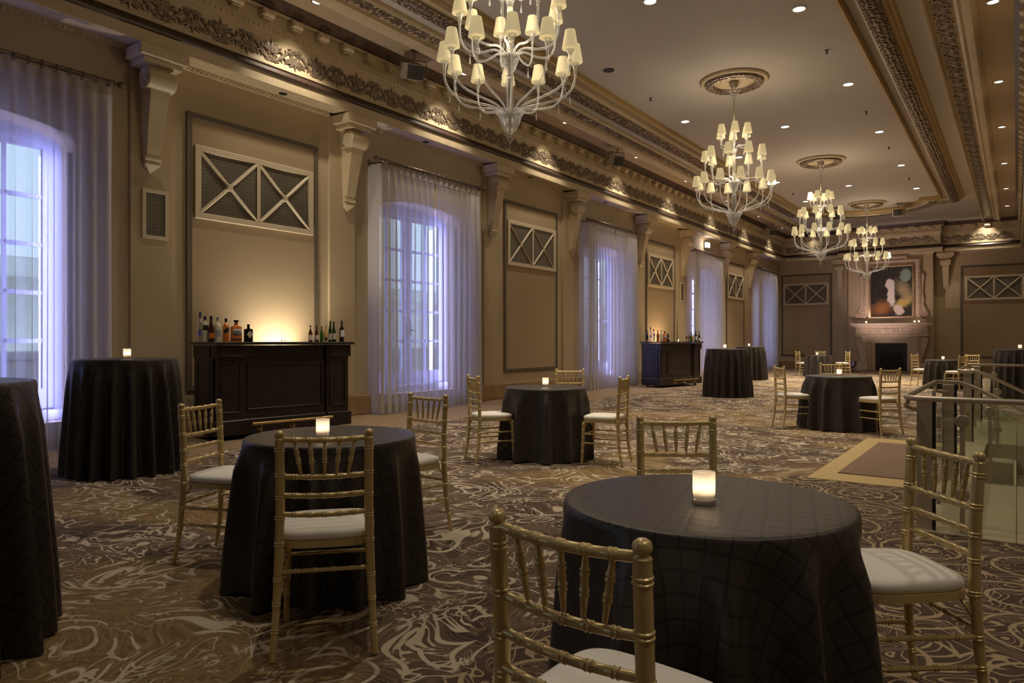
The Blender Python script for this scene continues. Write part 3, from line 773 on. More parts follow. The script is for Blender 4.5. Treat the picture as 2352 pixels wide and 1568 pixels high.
sp=[(-8.42,8.95,'wall',60,'boxy cream speaker hung at the ceiling border above the second bracket'),(-8.32,16.3,'w',60,'boxy cream speaker hung at the ceiling border above the third curtained window'),(-8.40,30.6,'w',45,'boxy cream speaker hung at the ceiling border near the far corner'),
    (-5.36,28.4,'c',0,'box speaker hung behind the third chandelier, left of the farthest medallion'),(-3.46,28.8,'c',0,'box speaker hung from the ceiling just right of the farthest medallion')]
s0=speaker()
for i,(x,y,q,a,l) in enumerate(sp):
    o=s0 if i==0 else copy_tree(s0); o.location=(x,y,6.0); o.rotation_euler=(radians(22) if q!='c' else radians(8),0,radians(a)); tag(o,l,'speaker','speakers hung from the ceiling')

# ================================================================== CHANDELIERS
def chandelier():
    r=empty('chandelier',(0,0,0)); I=Matrix()
    # z measured from ceiling level 6.2 -> local = z-6.2
    def Z(z): return z-6.2
    b=MB(); b.lathe([(0,Z(6.17)),(.075,Z(6.17)),(.095,Z(6.14)),(.075,Z(6.09)),(.04,Z(6.05)),(.02,Z(6.03)),(0,Z(6.03))],seg=20); b.build('canopy',M_steel,r,smooth=50)
    b=MB(); b.tube([(0,0,Z(6.05)),(0,0,Z(5.98))],.010,8); b.tube([(0,0,Z(5.82)),(0,0,Z(5.35))],.014,10); b.tube([(0,0,Z(5.35)),(0,0,Z(3.6))],.020,10)
    b.build('stem',M_steel,r,smooth=True)
    b=MB(); b.lathe([(.015,Z(5.80)),(.03,Z(5.82)),(.055,Z(5.90)),(.085,Z(5.98)),(.10,Z(5.985)),(.095,Z(5.975)),(.05,Z(5.89)),(.02,Z(5.80))],seg=20); b.build('upper_bell',M_crystal,r,smooth=True)
    cd=MB()
    for z0,z1,r0 in ((5.0,5.3,.03),(4.45,4.85,.034),(4.3,4.42,.045),(3.72,4.05,.042)):
        cd.lathe([(.022,Z(z0)),(r0,Z(z0+.03)),(r0*.8,Z((z0+z1)/2)),(r0,Z(z1-.03)),(.022,Z(z1))],seg=14)
    for z0 in (5.32,4.88,4.06,4.43): cd.lathe([(.022,Z(z0-.02)),(.045,Z(z0)),(.022,Z(z0+.02))],seg=14)
    cd.build('glass_column',M_crystal,r,smooth=True)
    b=MB(); b.lathe([(.0,Z(3.44)),(.03,Z(3.445)),(.075,Z(3.49)),(.105,Z(3.56)),(.125,Z(3.63)),(.150,Z(3.665)),(.155,Z(3.675)),(.140,Z(3.672)),(.115,Z(3.635)),(.095,Z(3.56)),(.065,Z(3.50)),(.02,Z(3.46)),(0,Z(3.455))],seg=28); b.build('bottom_bowl',M_crystal,r,smooth=True)
    b=MB(); b.lathe([(.0,Z(3.66)),(.055,Z(3.66)),(.055,Z(3.65)),(.02,Z(3.64)),(.016,Z(3.46)),(0,Z(3.46))],seg=20); b.build('bowl_plate',M_steel,r,smooth=40)
    b=MB(); b.lathe([(0,Z(4.08)),(.03,Z(4.085)),(.06,Z(4.13)),(.085,Z(4.2)),(.105,Z(4.265)),(.098,Z(4.27)),(.07,Z(4.2)),(.045,Z(4.13)),(0,Z(4.10))],seg=24); b.build('middle_cup',M_crystal,r,smooth=True)
    b=MB(); b.lathe([(0,Z(4.27)),(.09,Z(4.27)),(.09,Z(4.262)),(0,Z(4.262))],seg=16); b.lathe([(0,Z(4.90)),(.06,Z(4.90)),(.06,Z(4.892)),(0,Z(4.892))],seg=16); b.build('tier_plate',M_steel,r,smooth=40)
    b=MB(); b.lathe([(0,Z(4.80)),(.03,Z(4.81)),(.05,Z(4.85)),(.065,Z(4.90)),(.06,Z(4.9)),(.03,Z(4.84)),(0,Z(4.82))],seg=20); b.build('upper_cup',M_crystal,r,smooth=True)
    b=MB(); b.lathe([(0,Z(3.445)),(.025,Z(3.44)),(.018,Z(3.42)),(.032,Z(3.40)),(.034,Z(3.38)),(.02,Z(3.36)),(.006,Z(3.345)),(.004,Z(3.31)),(.009,Z(3.28)),(.011,Z(3.26)),(0,Z(3.245))],seg=14); b.build('finial',M_crystal,r,smooth=True)
    sh=MB(); sh.lathe([(.050,.185),(.0515,.187),(.084,.0),(.082,-.001),(.0505,.183)],seg=20)   # open cone, both skins
    shade_me=None
    arms=[]
    CTRL=[[(.045,3.60),(.09,3.68),(.20,3.735),(.38,3.775),(.56,3.835),(.655,3.93),(.69,4.04),(.69,4.10)],
          [(.03,4.20),(.06,4.27),(.16,4.33),(.32,4.30),(.45,4.325),(.515,4.42),(.53,4.54),(.53,4.60)],
          [(.02,4.85),(.04,4.91),(.10,4.96),(.17,4.935),(.23,4.95),(.263,4.99),(.27,5.03),(.27,5.04)]]
    for tier,(n,R,zs,off) in enumerate(((12,.69,4.20,.13),(9,.53,4.70,.30),(6,.27,5.14,.55))):
        pts=smooth_path([(x,0,Z(z)) for x,z in CTRL[tier]],4)
        am=MB().tube(pts,[.0115 if tier<2 else .008]*len(pts),7)
        am.lathe([(.010,Z(zs-.11)),(.020,Z(zs-.10)),(.012,Z(zs-.085)),(.026,Z(zs-.03)),(.040,Z(zs-.005)),(.043,Z(zs)),(.036,Z(zs-.005)),(.01,Z(zs-.05))],(R,0,0),12)
        cup_me=None
        for i in range(n):
            a=2*pi*i/n+off
            if i==0:
                o=am.build('arm',M_crystal,r,smooth=True); am_me=o.data
            else:
                o=bpy.data.objects.new('arm',am_me); COL.objects.link(o); o.parent=r
            o.rotation_euler=(0,0,a)
            if shade_me is None:
                s=sh.build('lamp_shade',M_shade,o,smooth=40); shade_me=s.data
            else:
                s=bpy.data.objects.new('lamp_shade',shade_me); COL.objects.link(s); s.parent=o
            s.location=(R,0,Z(zs)+.012)
            if tier==0 and i==0: 
                dr=MB(); dr.tube([(0,0,.03),(0,0,-.04)],.0022,4); dr.lathe([(0,-.03),(.004,-.045),(.009,-.085),(.010,-.10),(.006,-.113),(0,-.116)],seg=8); d_=dr.build('glass_drop',M_crystal,o,smooth=True); dme=d_.data
            else:
                d_=bpy.data.objects.new('glass_drop',dme); COL.objects.link(d_); d_.parent=o
            q=pts[19 if tier==0 else 15]; d_.location=(q[0],0,q[2]-.025)
    return r
ch0=chandelier()
clab=['nearest chandelier with pleated cream shades, cut off by the top of the picture','second chandelier, hanging whole from the nearest visible ceiling rose','third chandelier, seen left of the fireplace','farthest and smallest-looking chandelier, hanging before the painting']
CY=[6.12,13.43,20.75,28.1]
brightmat_done=[]
for i,y in enumerate(CY):
    o=ch0 if i==0 else copy_tree(ch0); o.location=(-4.37,y,CZ); o.rotation_euler=(0,0,[0,.35,.9,1.6][i]); tag(o,'clear glass '+clab[i],'chandelier','glass chandeliers')
    if i in (1,2,3):
        a=[c for c in o.children if c.name.startswith('arm')][[5,0,23,9][i]]
        for s in a.children:
            if s.name.startswith('lamp_shade'): s.data=s.data.copy(); s.data.materials[0]=M_shade2; s['label']='one brighter white shade'
    for z,p in ((4.30,1.0),(4.80,.8),(5.24,.5)):
        lamp('chandelier_light','POINT',(-4.37,y,z),L_CHAND*p,WARM,size=.30)
def medallion(loc,label,src=None):
    if src is None:
        r=empty('ceiling_rose',loc)
        b=MB(); b.lathe([(.62,0),(.625,-.03),(.60,-.055),(.56,-.06),(.54,-.04),(.53,-.03),(.36,-.03),(.35,-.05),(.31,-.055),(.29,-.03),(.0,-.028)],seg=48); b.build('plaster_rose',M_trim,r,smooth=35)
        b=MB(); b.lathe([(.53,-.03),(.525,-.075),(.48,-.105),(.43,-.10),(.385,-.07),(.38,-.03)],seg=48)
        random.seed(5)
        for q in range(60):
            a=2*pi*q/60
            for rr,zz in ((.50,-.09),(.455,-.108),(.41,-.09)):
                b.lathe([(0,-.02),(.026,-.006),(.022,.014),(0,.02)],(rr*cos(a+random.uniform(-.03,.03)),rr*sin(a),zz+random.uniform(-.008,.004)),5)
        b.build('leaf_wreath',M_silver,r,smooth=60)
        b=MB(); b.lathe([(.268,-.028),(.262,-.036),(.238,-.036),(.232,-.028)],seg=40)
        for q in range(28):
            a=2*pi*q/28; b.lathe([(0,-.012),(.016,-.006),(.02,.008)],(.25*cos(a),.25*sin(a),-.03),6)
        b.build('bead_ring',M_trim,r,smooth=60)
    else: r=copy_tree(src); r.location=loc
    tag(r,label,'ceiling rose','ceiling roses above the chandeliers'); return r
m0=None
for i,y in enumerate(CY):
    m0n=medallion((-4.37,y,CZ),'round plaster ceiling rose with leaf wreath above the %s chandelier'%['nearest','second','third','farthest'][i],m0); m0=m0 or m0n
# ================================================================== CHAIRS
def bamboo(pts,r,rings,seg=10,bump=.0026):
    """tube through pts with double rings at the given 0..1 positions"""
    P=[Vector(p) for p in pts]; L=[0]
    for a,b_ in zip(P,P[1:]): L.append(L[-1]+(b_-a).length)
    T=L[-1]; st=set([0,T]+L)
    for q in rings:
        for d in (-.009,-.0065,-.004,-.0015,0,.0015,.004,.0065,.009): st.add(min(T,max(0,q*T+d)))
    st=sorted(st); pp=[];rr=[]
    def at(s):
        for i in range(len(P)-1):
            if s<=L[i+1]+1e-9: return P[i].lerp(P[i+1],(s-L[i])/max(1e-9,L[i+1]-L[i]))
        return P[-1]
    rf=r if callable(r) else (lambda t:r)
    for s in st:
        x=rf(s/T)
        for q in rings:
            d=abs(s-q*T)
            if .0030<d<.0075: x+=bump
        pp.append(at(s)); rr.append(x)
    return pp,rr
def chair():
    r=empty('chiavari_chair',(0,0,0)); S=True
    for s in (-1,1):
        ctrl=[(s*.196,-.235,0),(s*.186,-.205,.18),(s*.176,-.190,.42),(s*.172,-.190,.60),(s*.173,-.205,.86)]
        p=smooth_path(ctrl,5); pp,rr=bamboo(p,lambda t:.0125+.0055*min(1,t/.45),[.13,.25,.36,.52,.64,.735,.84,.955],12)
        b=MB().tube(pp,rr,12); b.lathe([(.0175,.0),(.0185,.006),(.0145,.011),(.014,.015),(.018,.019),(.019,.027),(.0165,.035),(.009,.041),(0,.042)],(s*.173,-.205,.855),14)
        b.build('back_post',M_chair,r,smooth=45)
        ctrl=[(s*.187,.185,0),(s*.183,.178,.2),(s*.178,.170,.43)]
        pp,rr=bamboo(smooth_path(ctrl,4),lambda t:.0125+.0045*min(1,t/.5),[.28,.45,.62,.80,.95],12)
        MB().tube(pp,rr,12).build('leg',M_chair,r,smooth=45)
    # back rails, gently bowed
    def rail(z,y,x,rad,n,bow=.014):
        c=[(x*(2*i/8-1),y-bow*(1-(2*i/8-1)**2),z-.006*(1-(2*i/8-1)**2)) for i in range(9)]
        pp,rr=bamboo(c,rad,[(q+1)/(n+1) for q in range(n)],9,.0022); return MB().tube(pp,rr,9)
    rail(.862,-.203,.172,.0115,5).build('crest_rail',M_chair,r,smooth=45)
    for z in (.715,.640,.565): rail(z,-.192,.172,.0105,5).build('back_rail',M_chair,r,smooth=45)
    for q in range(5):
        a=(-1+2*q/4)
        x1,x0=.115*a,.092*a; y1=-.203-.014*(1-(x1/.172)**2); y0=-.192-.014*(1-(x0/.172)**2)
        pp,rr=bamboo([(x1,y1,.852),(x0,y0,.724)],lambda t:.0055+.0032*sin(pi*t),[.30,.62],8,.0022)
        MB().tube(pp,rr,8).build('spindle',M_chair,r,smooth=45)
    # seat frame
    def outline(k,n=48):
        out=[]
        for i in range(n):
            a=2*pi*i/n; cx,cy=cos(a),sin(a); e=.45
            x=math.copysign(abs(cx)**e,cx); y=math.copysign(abs(cy)**e,cy)
            hw=(.205 if y>0 else .205)-.018*(1-y)/2*1.4
            out.append((x*hw*k,y*.195*k-.003))
        return out
    o=outline(1.0); MB().prism(o,.425,.452).build('seat_frame',M_chair,r)
    b=MB(); v=[];f=[]; n=48
    prof=[(.955,.453),(.985,.462),(.99,.474),(.965,.486),(.88,.494),(.6,.499),(.25,.501)]
    for k,z in prof: v+=[(x,y,z) for x,y in outline(k)]
    for j in range(len(prof)-1):
        for i in range(n): f.append((j*n+i,j*n+(i+1)%n,(j+1)*n+(i+1)%n,(j+1)*n+i))
    f.append(tuple((len(prof)-1)*n+i for i in range(n))); f.append(tuple(range(n))[::-1])
    b.add(v,f).build('seat_cushion',M_seat,r,smooth=True)
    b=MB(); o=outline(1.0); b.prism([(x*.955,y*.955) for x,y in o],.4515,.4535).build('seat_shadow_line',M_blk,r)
    def str_(a,c,rad=.0085,n=4,lab='stretcher'):
        pp,rr=bamboo([a,c],rad,[(q+1)/(n+1) for q in range(n)],8,.0028); MB().tube(pp,rr,8).build(lab,M_chair,r,smooth=45)
    for s in (-1,1):
        str_((s*.183,-.196,.31),(s*.181,.174,.31)); str_((s*.185,-.205,.215),(s*.183,.177,.215))
    str_((-.179,-.192,.335),(.179,-.192,.335)); str_((-.181,.173,.30),(.181,.173,.30))
    # curved braces under the seat
    for s in (-1,1):
        for y,dy in ((-.19,1),(.17,-1)):
            pts=[(s*.178,y,.355),(s*.172,y+dy*.02,.39),(s*.155,y+dy*.035,.425)]
            MB().tube(pts,.006,6).build('corner_brace',M_chair,r,smooth=True)
    return r
CH=[ # x, y, facing angle, label
 (-2.40,2.02,137,'gold chiavari chair with white cushion seen squarely from behind at the left low table'),
 (-3.74,2.44,23,'gold chiavari chair left of the left low table, cushion partly under the cloth'),
 (-3.27,3.39,-95,'gold chiavari chair behind the right edge of the left low table'),
 (-.70,1.39,85,'gold chiavari chair at the bottom edge of the picture, left of the big near table'),
 (-.365,2.72,219,'gold chiavari chair right of the big near table, in front of the glass railing'),
 (-1.20,3.04,-54.6,'gold chiavari chair whose back rises behind the big near table'),
 (-4.54,6.02,56,'gold chiavari chair left of the low table under the second window'),
 (-3.47,6.54,192,'gold chiavari chair right of the low table under the second window'),
 (-4.60,7.75,-58,'gold chiavari chair behind the low table under the second window'),
 (-2.65,10.80,37,'gold chiavari chair left of the low table next to the mat'),
 (-1.54,10.75,147,'gold chiavari chair right of the low table next to the mat'),
 (-2.40,12.50,-60,'gold chiavari chair behind the low table next to the mat'),
 (-6.33,27.2,37,'distant gold chiavari chair left of the farthest low table'),
 (-5.12,27.75,213,'distant gold chiavari chair right of the farthest low table'),
 (-5.91,28.4,-54.6,'distant gold chiavari chair behind the farthest low table'),
 (-2.13,22.60,-22,'distant gold chiavari chair just right of the fireplace opening'),
 (-1.27,21.4,150,'distant gold chair right of the far right low table, above the glass railing'),
 (-1.08,23.4,-112,'distant gold chiavari chair half hidden behind another at the far right low table')]
c0=chair()
for i,(x,y,a,l) in enumerate(CH):
    o=c0 if i==0 else copy_tree(c0); o.location=(x,y,.002); o.rotation_euler=(0,0,radians(a-90)); tag(o,l,'chair','gold chiavari chairs at the low tables')

# ================================================================== DRAPED TABLES
def table(x,y,h,R,Rb,label,seed,nf=13,group='low round tables under dark cloths'):
    random.seed(seed)
    r=empty('round_table',(x,y,0),random.uniform(0,6.28))
    b=MB(); b.lathe([(0,h-.03),(R-.02,h-.03),(R-.015,h-.02),(R-.015,h-.010),(R-.02,h-.006),(0,h-.006)],seg=40); b.build('tabletop',M_bar,r,smooth=30)
    b=MB(); b.lathe([(.04,.03),(.04,h-.03)],seg=16); b.lathe([(0,.0),(.26,.0),(.26,.012),(.05,.03),(0,.03)],seg=32); b.build('pedestal',M_blk,r,smooth=30)
    # cloth
    NA=260; b=MB(); v=[];uv=[];f=[]
    ph=[random.uniform(0,6.28) for _ in range(8)]
    def fold(a,t):
        # t 0 at the rim .. 1 at floor
        base=nf*a+ .8*sin(a*2+ph[0])+.6*sin(a*3+ph[1])
        w=cos(base); w=(1-abs(w)**1.5*1.0)*2-1 if False else cos(base+.35*sin(base))
        s=.5+.5*w
        s=s**1.15
        amp=((.024+.088*min(1,t*1.25)**.6) if h<.9 else (.02+.10*min(1,t*1.25)**.7))*(1+.35*sin(a*2.0+ph[2])+.25*sin(a*5+ph[3]))
        return amp*(s-.40)
    rad=[0,.1,.2,.3,.38,R-.012,R-.004,R,R+.003]; zz=[h+.001]*5+[h+.001,h-.0005,h-.005,h-.02]
    rows=[]; arc=0; prev=(0,zz[0])
    for q,(rr,z) in enumerate(zip(rad,zz)):
        arc+=sqrt((rr-prev[0])**2+(z-prev[1])**2); prev=(rr,z)
        rows.append((arc,[(rr*cos(2*pi*i/NA),rr*sin(2*pi*i/NA),z) for i in range(NA)]))
    ns=22
    for q in range(1,ns+1):
        t=q/ns; z=(h-.02)*(1-t)+.004
        row=[]
        for i in range(NA):
            a=2*pi*i/NA
            t2=max(0,(t-.02))
            rr=R+.003+(Rb-R)*t**1.1+fold(a,t2)*min(1,t*6)
            zf=z+ (0 if q<ns else .006*(1+sin(nf*a)))
            rr=max(rr,R-.02 if t<.15 else R-.05)
            row.append((rr*cos(a),rr*sin(a),zf))
        rows.append((rows[8][0]+t*(h-.02),row))
    for arc,row in rows:
        for i,p in enumerate(row):
            v.append(p); a=2*pi*i/NA; uv.append((arc*cos(a),arc*sin(a)))
    for j in range(len(rows)-1):
        for i in range(NA): k=(i+1)%NA; f.append((j*NA+i,(j+1)*NA+i,(j+1)*NA+k,j*NA+k))
    b.v=v;b.f=f;b.uv=uv
    c=b.build('tablecloth',M_cloth,None,smooth=True); c.location=(x,y,0); c.rotation_euler=r.rotation_euler
    tag(r,label,'table',group)
    tag(c,'dark pintucked cloth over the '+label,'tablecloth',group.replace('tables under dark cloths','table cloths'))
    return r
LOW=[(-.79,2.15,'big near low round table at lower right'),(-2.94,2.50,'low round table at left, before the first bar'),(-4.16,6.49,'low round table under the second curtained window'),(-2.09,11.03,'low round table next to the stair mat'),(-5.79,27.16,'farthest low round table, left of the fireplace'),(-1.58,22.17,'low round table far right of the fireplace')]
TALL=[(-3.66,.90,'tall cocktail table cut off by the left edge'),(-7.05,3.46,'tall cocktail table left of the first bar'),(-5.38,16.04,'tall cocktail table right of the second bar'),(-7.13,23.51,'farthest tall cocktail table, before the last curtain'),(.06,18.9,'tall cocktail table behind the railings')]
for i,(x,y,l) in enumerate(LOW): table(x,y,.757,.436,.468,l,30+i,[11,12,12,13,12,12][i])
for i,(x,y,l) in enumerate(TALL): table(x,y,1.083,.463,.508,l,50+i,20,'tall round tables under dark cloths')

# ================================================================== CANDLES
def candle():
    r=empty('candle_holder',(0,0,0))
    b=MB(); b.lathe([(0,.012),(.030,.012),(.031,.02),(.0335,.03),(.034,.094),(.0325,.095),(.0315,.094),(.0315,.024),(.0,.022)],seg=28); b.build('frosted_glass',M_frost,r,smooth=50)
    b=MB(); b.lathe([(0,0),(.034,0),(.0365,.004),(.0365,.011),(.032,.014),(0,.014)],seg=28); b.build('glass_foot',M_clearb,r,smooth=50)
    b=MB(); b.lathe([(0,.024),(.020,.024),(.020,.040),(0,.040)],seg=16); w=b.build('wax',M_wax,r,smooth=40)
    b=MB(); b.lathe([(0,.041),(.006,.046),(.007,.052),(.003,.062),(0,.070)],seg=10); b.build('flame',M_flame,w,smooth=True)
    return r
CD=[(-.775,2.10,.760,'the big near low table'),(-2.90,2.41,.760,'the left low table'),(-4.20,6.55,.760,'the low table under the second window'),(-2.08,11.05,.760,'the low table next to the mat'),(-5.83,27.1,.760,'the farthest low table'),(-1.6,22.1,.760,'the far right low table'),
    (-7.03,3.46,1.086,'the tall table left of the first bar'),(-5.42,16.02,1.086,'the tall table right of the second bar'),(-7.15,23.5,1.086,'the farthest tall table'),(.06,18.85,1.086,'the tall table behind the railings')]
k0=candle()
for i,(x,y,z,l) in enumerate(CD):
    o=k0 if i==0 else copy_tree(k0); o.location=(x,y,z); tag(o,'lit frosted glass candle holder on '+l,'candle','lit frosted candle holders')
    lamp('candle_light','POINT',(x,y,z+.055),L_CANDLE*(1 if i<7 else 1.6),(1,.72,.42),size=.01)

# ================================================================== BARS
def bar(loc,rz,label):
    r=empty('portable_bar',loc,rz); h=.97; D=.57
    b=MB(); b.box((-h+.04,.05,.06),(h-.04,D-.02,1.19)); b.build('body',M_bar,r)
    for s in (-1,1):
        b=MB(); x0,x1=(-h,-h+.36) if s<0 else (h-.36,h)
        b.bbox((x0,-.03,.24),(x1,.10,1.06),.006)
        # raised frame on the pier
        for a,c in (((x0+.05,-.042,.34),(x0+.065,-.03,.98)),((x1-.065,-.042,.34),(x1-.05,-.03,.98)),((x0+.05,-.042,.965),(x1-.05,-.03,.98)),((x0+.05,-.042,.34),(x1-.05,-.03,.355))): b.bbox(a,c,.004)
        b.build('pier',M_bar,r)
        b=MB(); b.bbox((x0-.025,-.06,1.035),(x1+.025 if s>0 else x1+.01,.12,1.20),.006)
        for a,c in (((x0+.02,-.07,1.06),(x1-.02,-.06,1.07)),((x0+.02,-.07,1.165),(x1-.02,-.06,1.175)),((x0+.02,-.07,1.07),(x0+.03,-.06,1.165)),((x1-.03,-.07,1.07),(x1-.02,-.06,1.165))): b.bbox(a,c,.003)
        b.build('pier_head',M_bar,r)
        b=MB(); b.bbox((x0-.03,-.065,.055),(x1+.0,.12,.25),.01) if s<0 else b.bbox((x0,-.065,.055),(x1+.03,.12,.25),.01); b.build('pier_foot',M_bar,r)
        xx=s*h
        b=MB(); b.bbox((xx-.02,.05,.06),(xx+.012*s if s>0 else xx+.02,D,1.19),.004)
        xo=xx+s*.012
        for a,c in (((0,.12,.32),(1,.135,.98)),((0,D-.10,.32),(1,D-.085,.98)),((0,.12,.965),(1,D-.085,.98)),((0,.12,.32),(1,D-.085,.335))): b.bbox((min(xo,xo+s*.014),a[1],a[2]),(max(xo,xo+s*.014),c[1],c[2]),.003)
        b.bbox((min(xo,xo+s*.022),.10,1.04),(max(xo,xo+s*.022),D,1.2),.005); b.bbox((min(xo,xo+s*.026),.10,.055),(max(xo,xo+s*.026),D,.25),.008)
        b.build('side_panel',M_bar,r)
    b=MB(); b.bbox((-h+.36,.0,.24),(h-.36,.06,1.05),.004)
    for a,c in (((-.56,-.014,.36),(-.54,0,.96)),((.54,-.014,.36),(.56,0,.96)),((-.56,-.014,.94),(.56,0,.96)),((-.56,-.014,.36),(.56,0,.38))): b.bbox(a,c,.005)
    b.build('front_panel',M_bar,r)
    b=MB(); b.bbox((-h+.36,-.02,1.05),(h-.36,.06,1.20),.005); b.build('fascia',M_bar,r); b=MB(); b.bbox((-h+.36,-.035,.055),(h-.36,.06,.25),.01); b.build('plinth',M_bar,r)
    b=MB(); b.bbox((-h-.06,-.10,1.205),(h+.06,D+.04,1.243),.008); b.build('counter',M_bartop,r)
    b=MB(); b.tube([(-.59,-.20,.20),(.59,-.20,.20)],.019,14); 
    for x in (-.59,.59): b.tube([(x-.004,-.20,.20),(x+.004,-.20,.20)],.024,14)
    fr=b.build('foot_rail',M_brass,r,smooth=40)
    for x in (-.46,0,.46):
        b=MB(); b.tube([(x,-.20,.185),(x,-.19,.15)]+[(x,-.17+p,.115+q) for p,q in spiral(0,0,.036,1.0,pi*.8,1,12,.45)],.008,7); b.tube([(x,-.165,.115),(x,-.02,.115)],.010,8); b.lathe([(0,-.012),(.013,0),(0,.012)],(x,-.165,.112),10); b.build('rail_bracket',M_brass,fr,smooth=True)
    for x in (-h+.15,h-.15,0):
        for y in (.06,D-.08):
            b=MB(); b.tube([(x-.014,y,.028),(x+.014,y,.028)],.028,14); b.box((x-.02,y-.02,.03),(x+.02,y+.02,.06)); b.build('caster',M_blk,r,smooth=40)
    tag(r,label,'bar','dark wooden portable bars'); return r
BA=[((-8.05,6.07),83),((-7.65,18.87),78)]
bar((-8.05,6.07,.002),radians(83),'dark espresso panelled bar with brass foot rail under the near grille')
bar((-7.65,18.87,.002),radians(78),'dark espresso panelled bar farther down the window wall, side lit blue')
def onbar(k,u,v,z=1.245):
    (bx,by),a=BA[k]; a=radians(a); return (bx+u*cos(a)-v*sin(a),by+u*sin(a)+v*cos(a),z)

# bottles
def bmat(n,c,rough=.12,tr=0): 
    m=mat(n,c,rough,0,.6); return m
B_amber=bmat('amber_spirit',(.62,.17,.02)); B_red=bmat('red_brown_beer',(.11,.030,.012)); B_green=bmat('green_glass',(.05,.13,.015)); B_dkgreen=bmat('dark_green_glass',(.015,.04,.012)); B_black=bmat('black_glass',(.008,.006,.008)); B_straw=bmat('straw_bottle',(.62,.40,.12)); B_pale=bmat('pale_cream_spirit',(.66,.60,.42)); B_clear=M_clearb; B_choc=bmat('dark_brown_glass',(.05,.015,.008))
C_blk=mat('black_cap',(.012,.012,.015),.4); C_blue=mat('blue_cap',(.02,.03,.10),.4); C_silver=mat('silver_cap',(.5,.5,.5),.3,.8); C_purple=mat('purple_cap',(.12,.03,.06),.4)
L_white=mat('white_label',(.72,.70,.66),.6); L_blk=mat('black_label',(.015,.014,.016),.5); L_cream=mat('cream_label',(.62,.55,.40),.6); L_blue=mat('blue_label',(.12,.16,.42),.5); L_grey=mat('grey_label',(.35,.34,.30),.6)
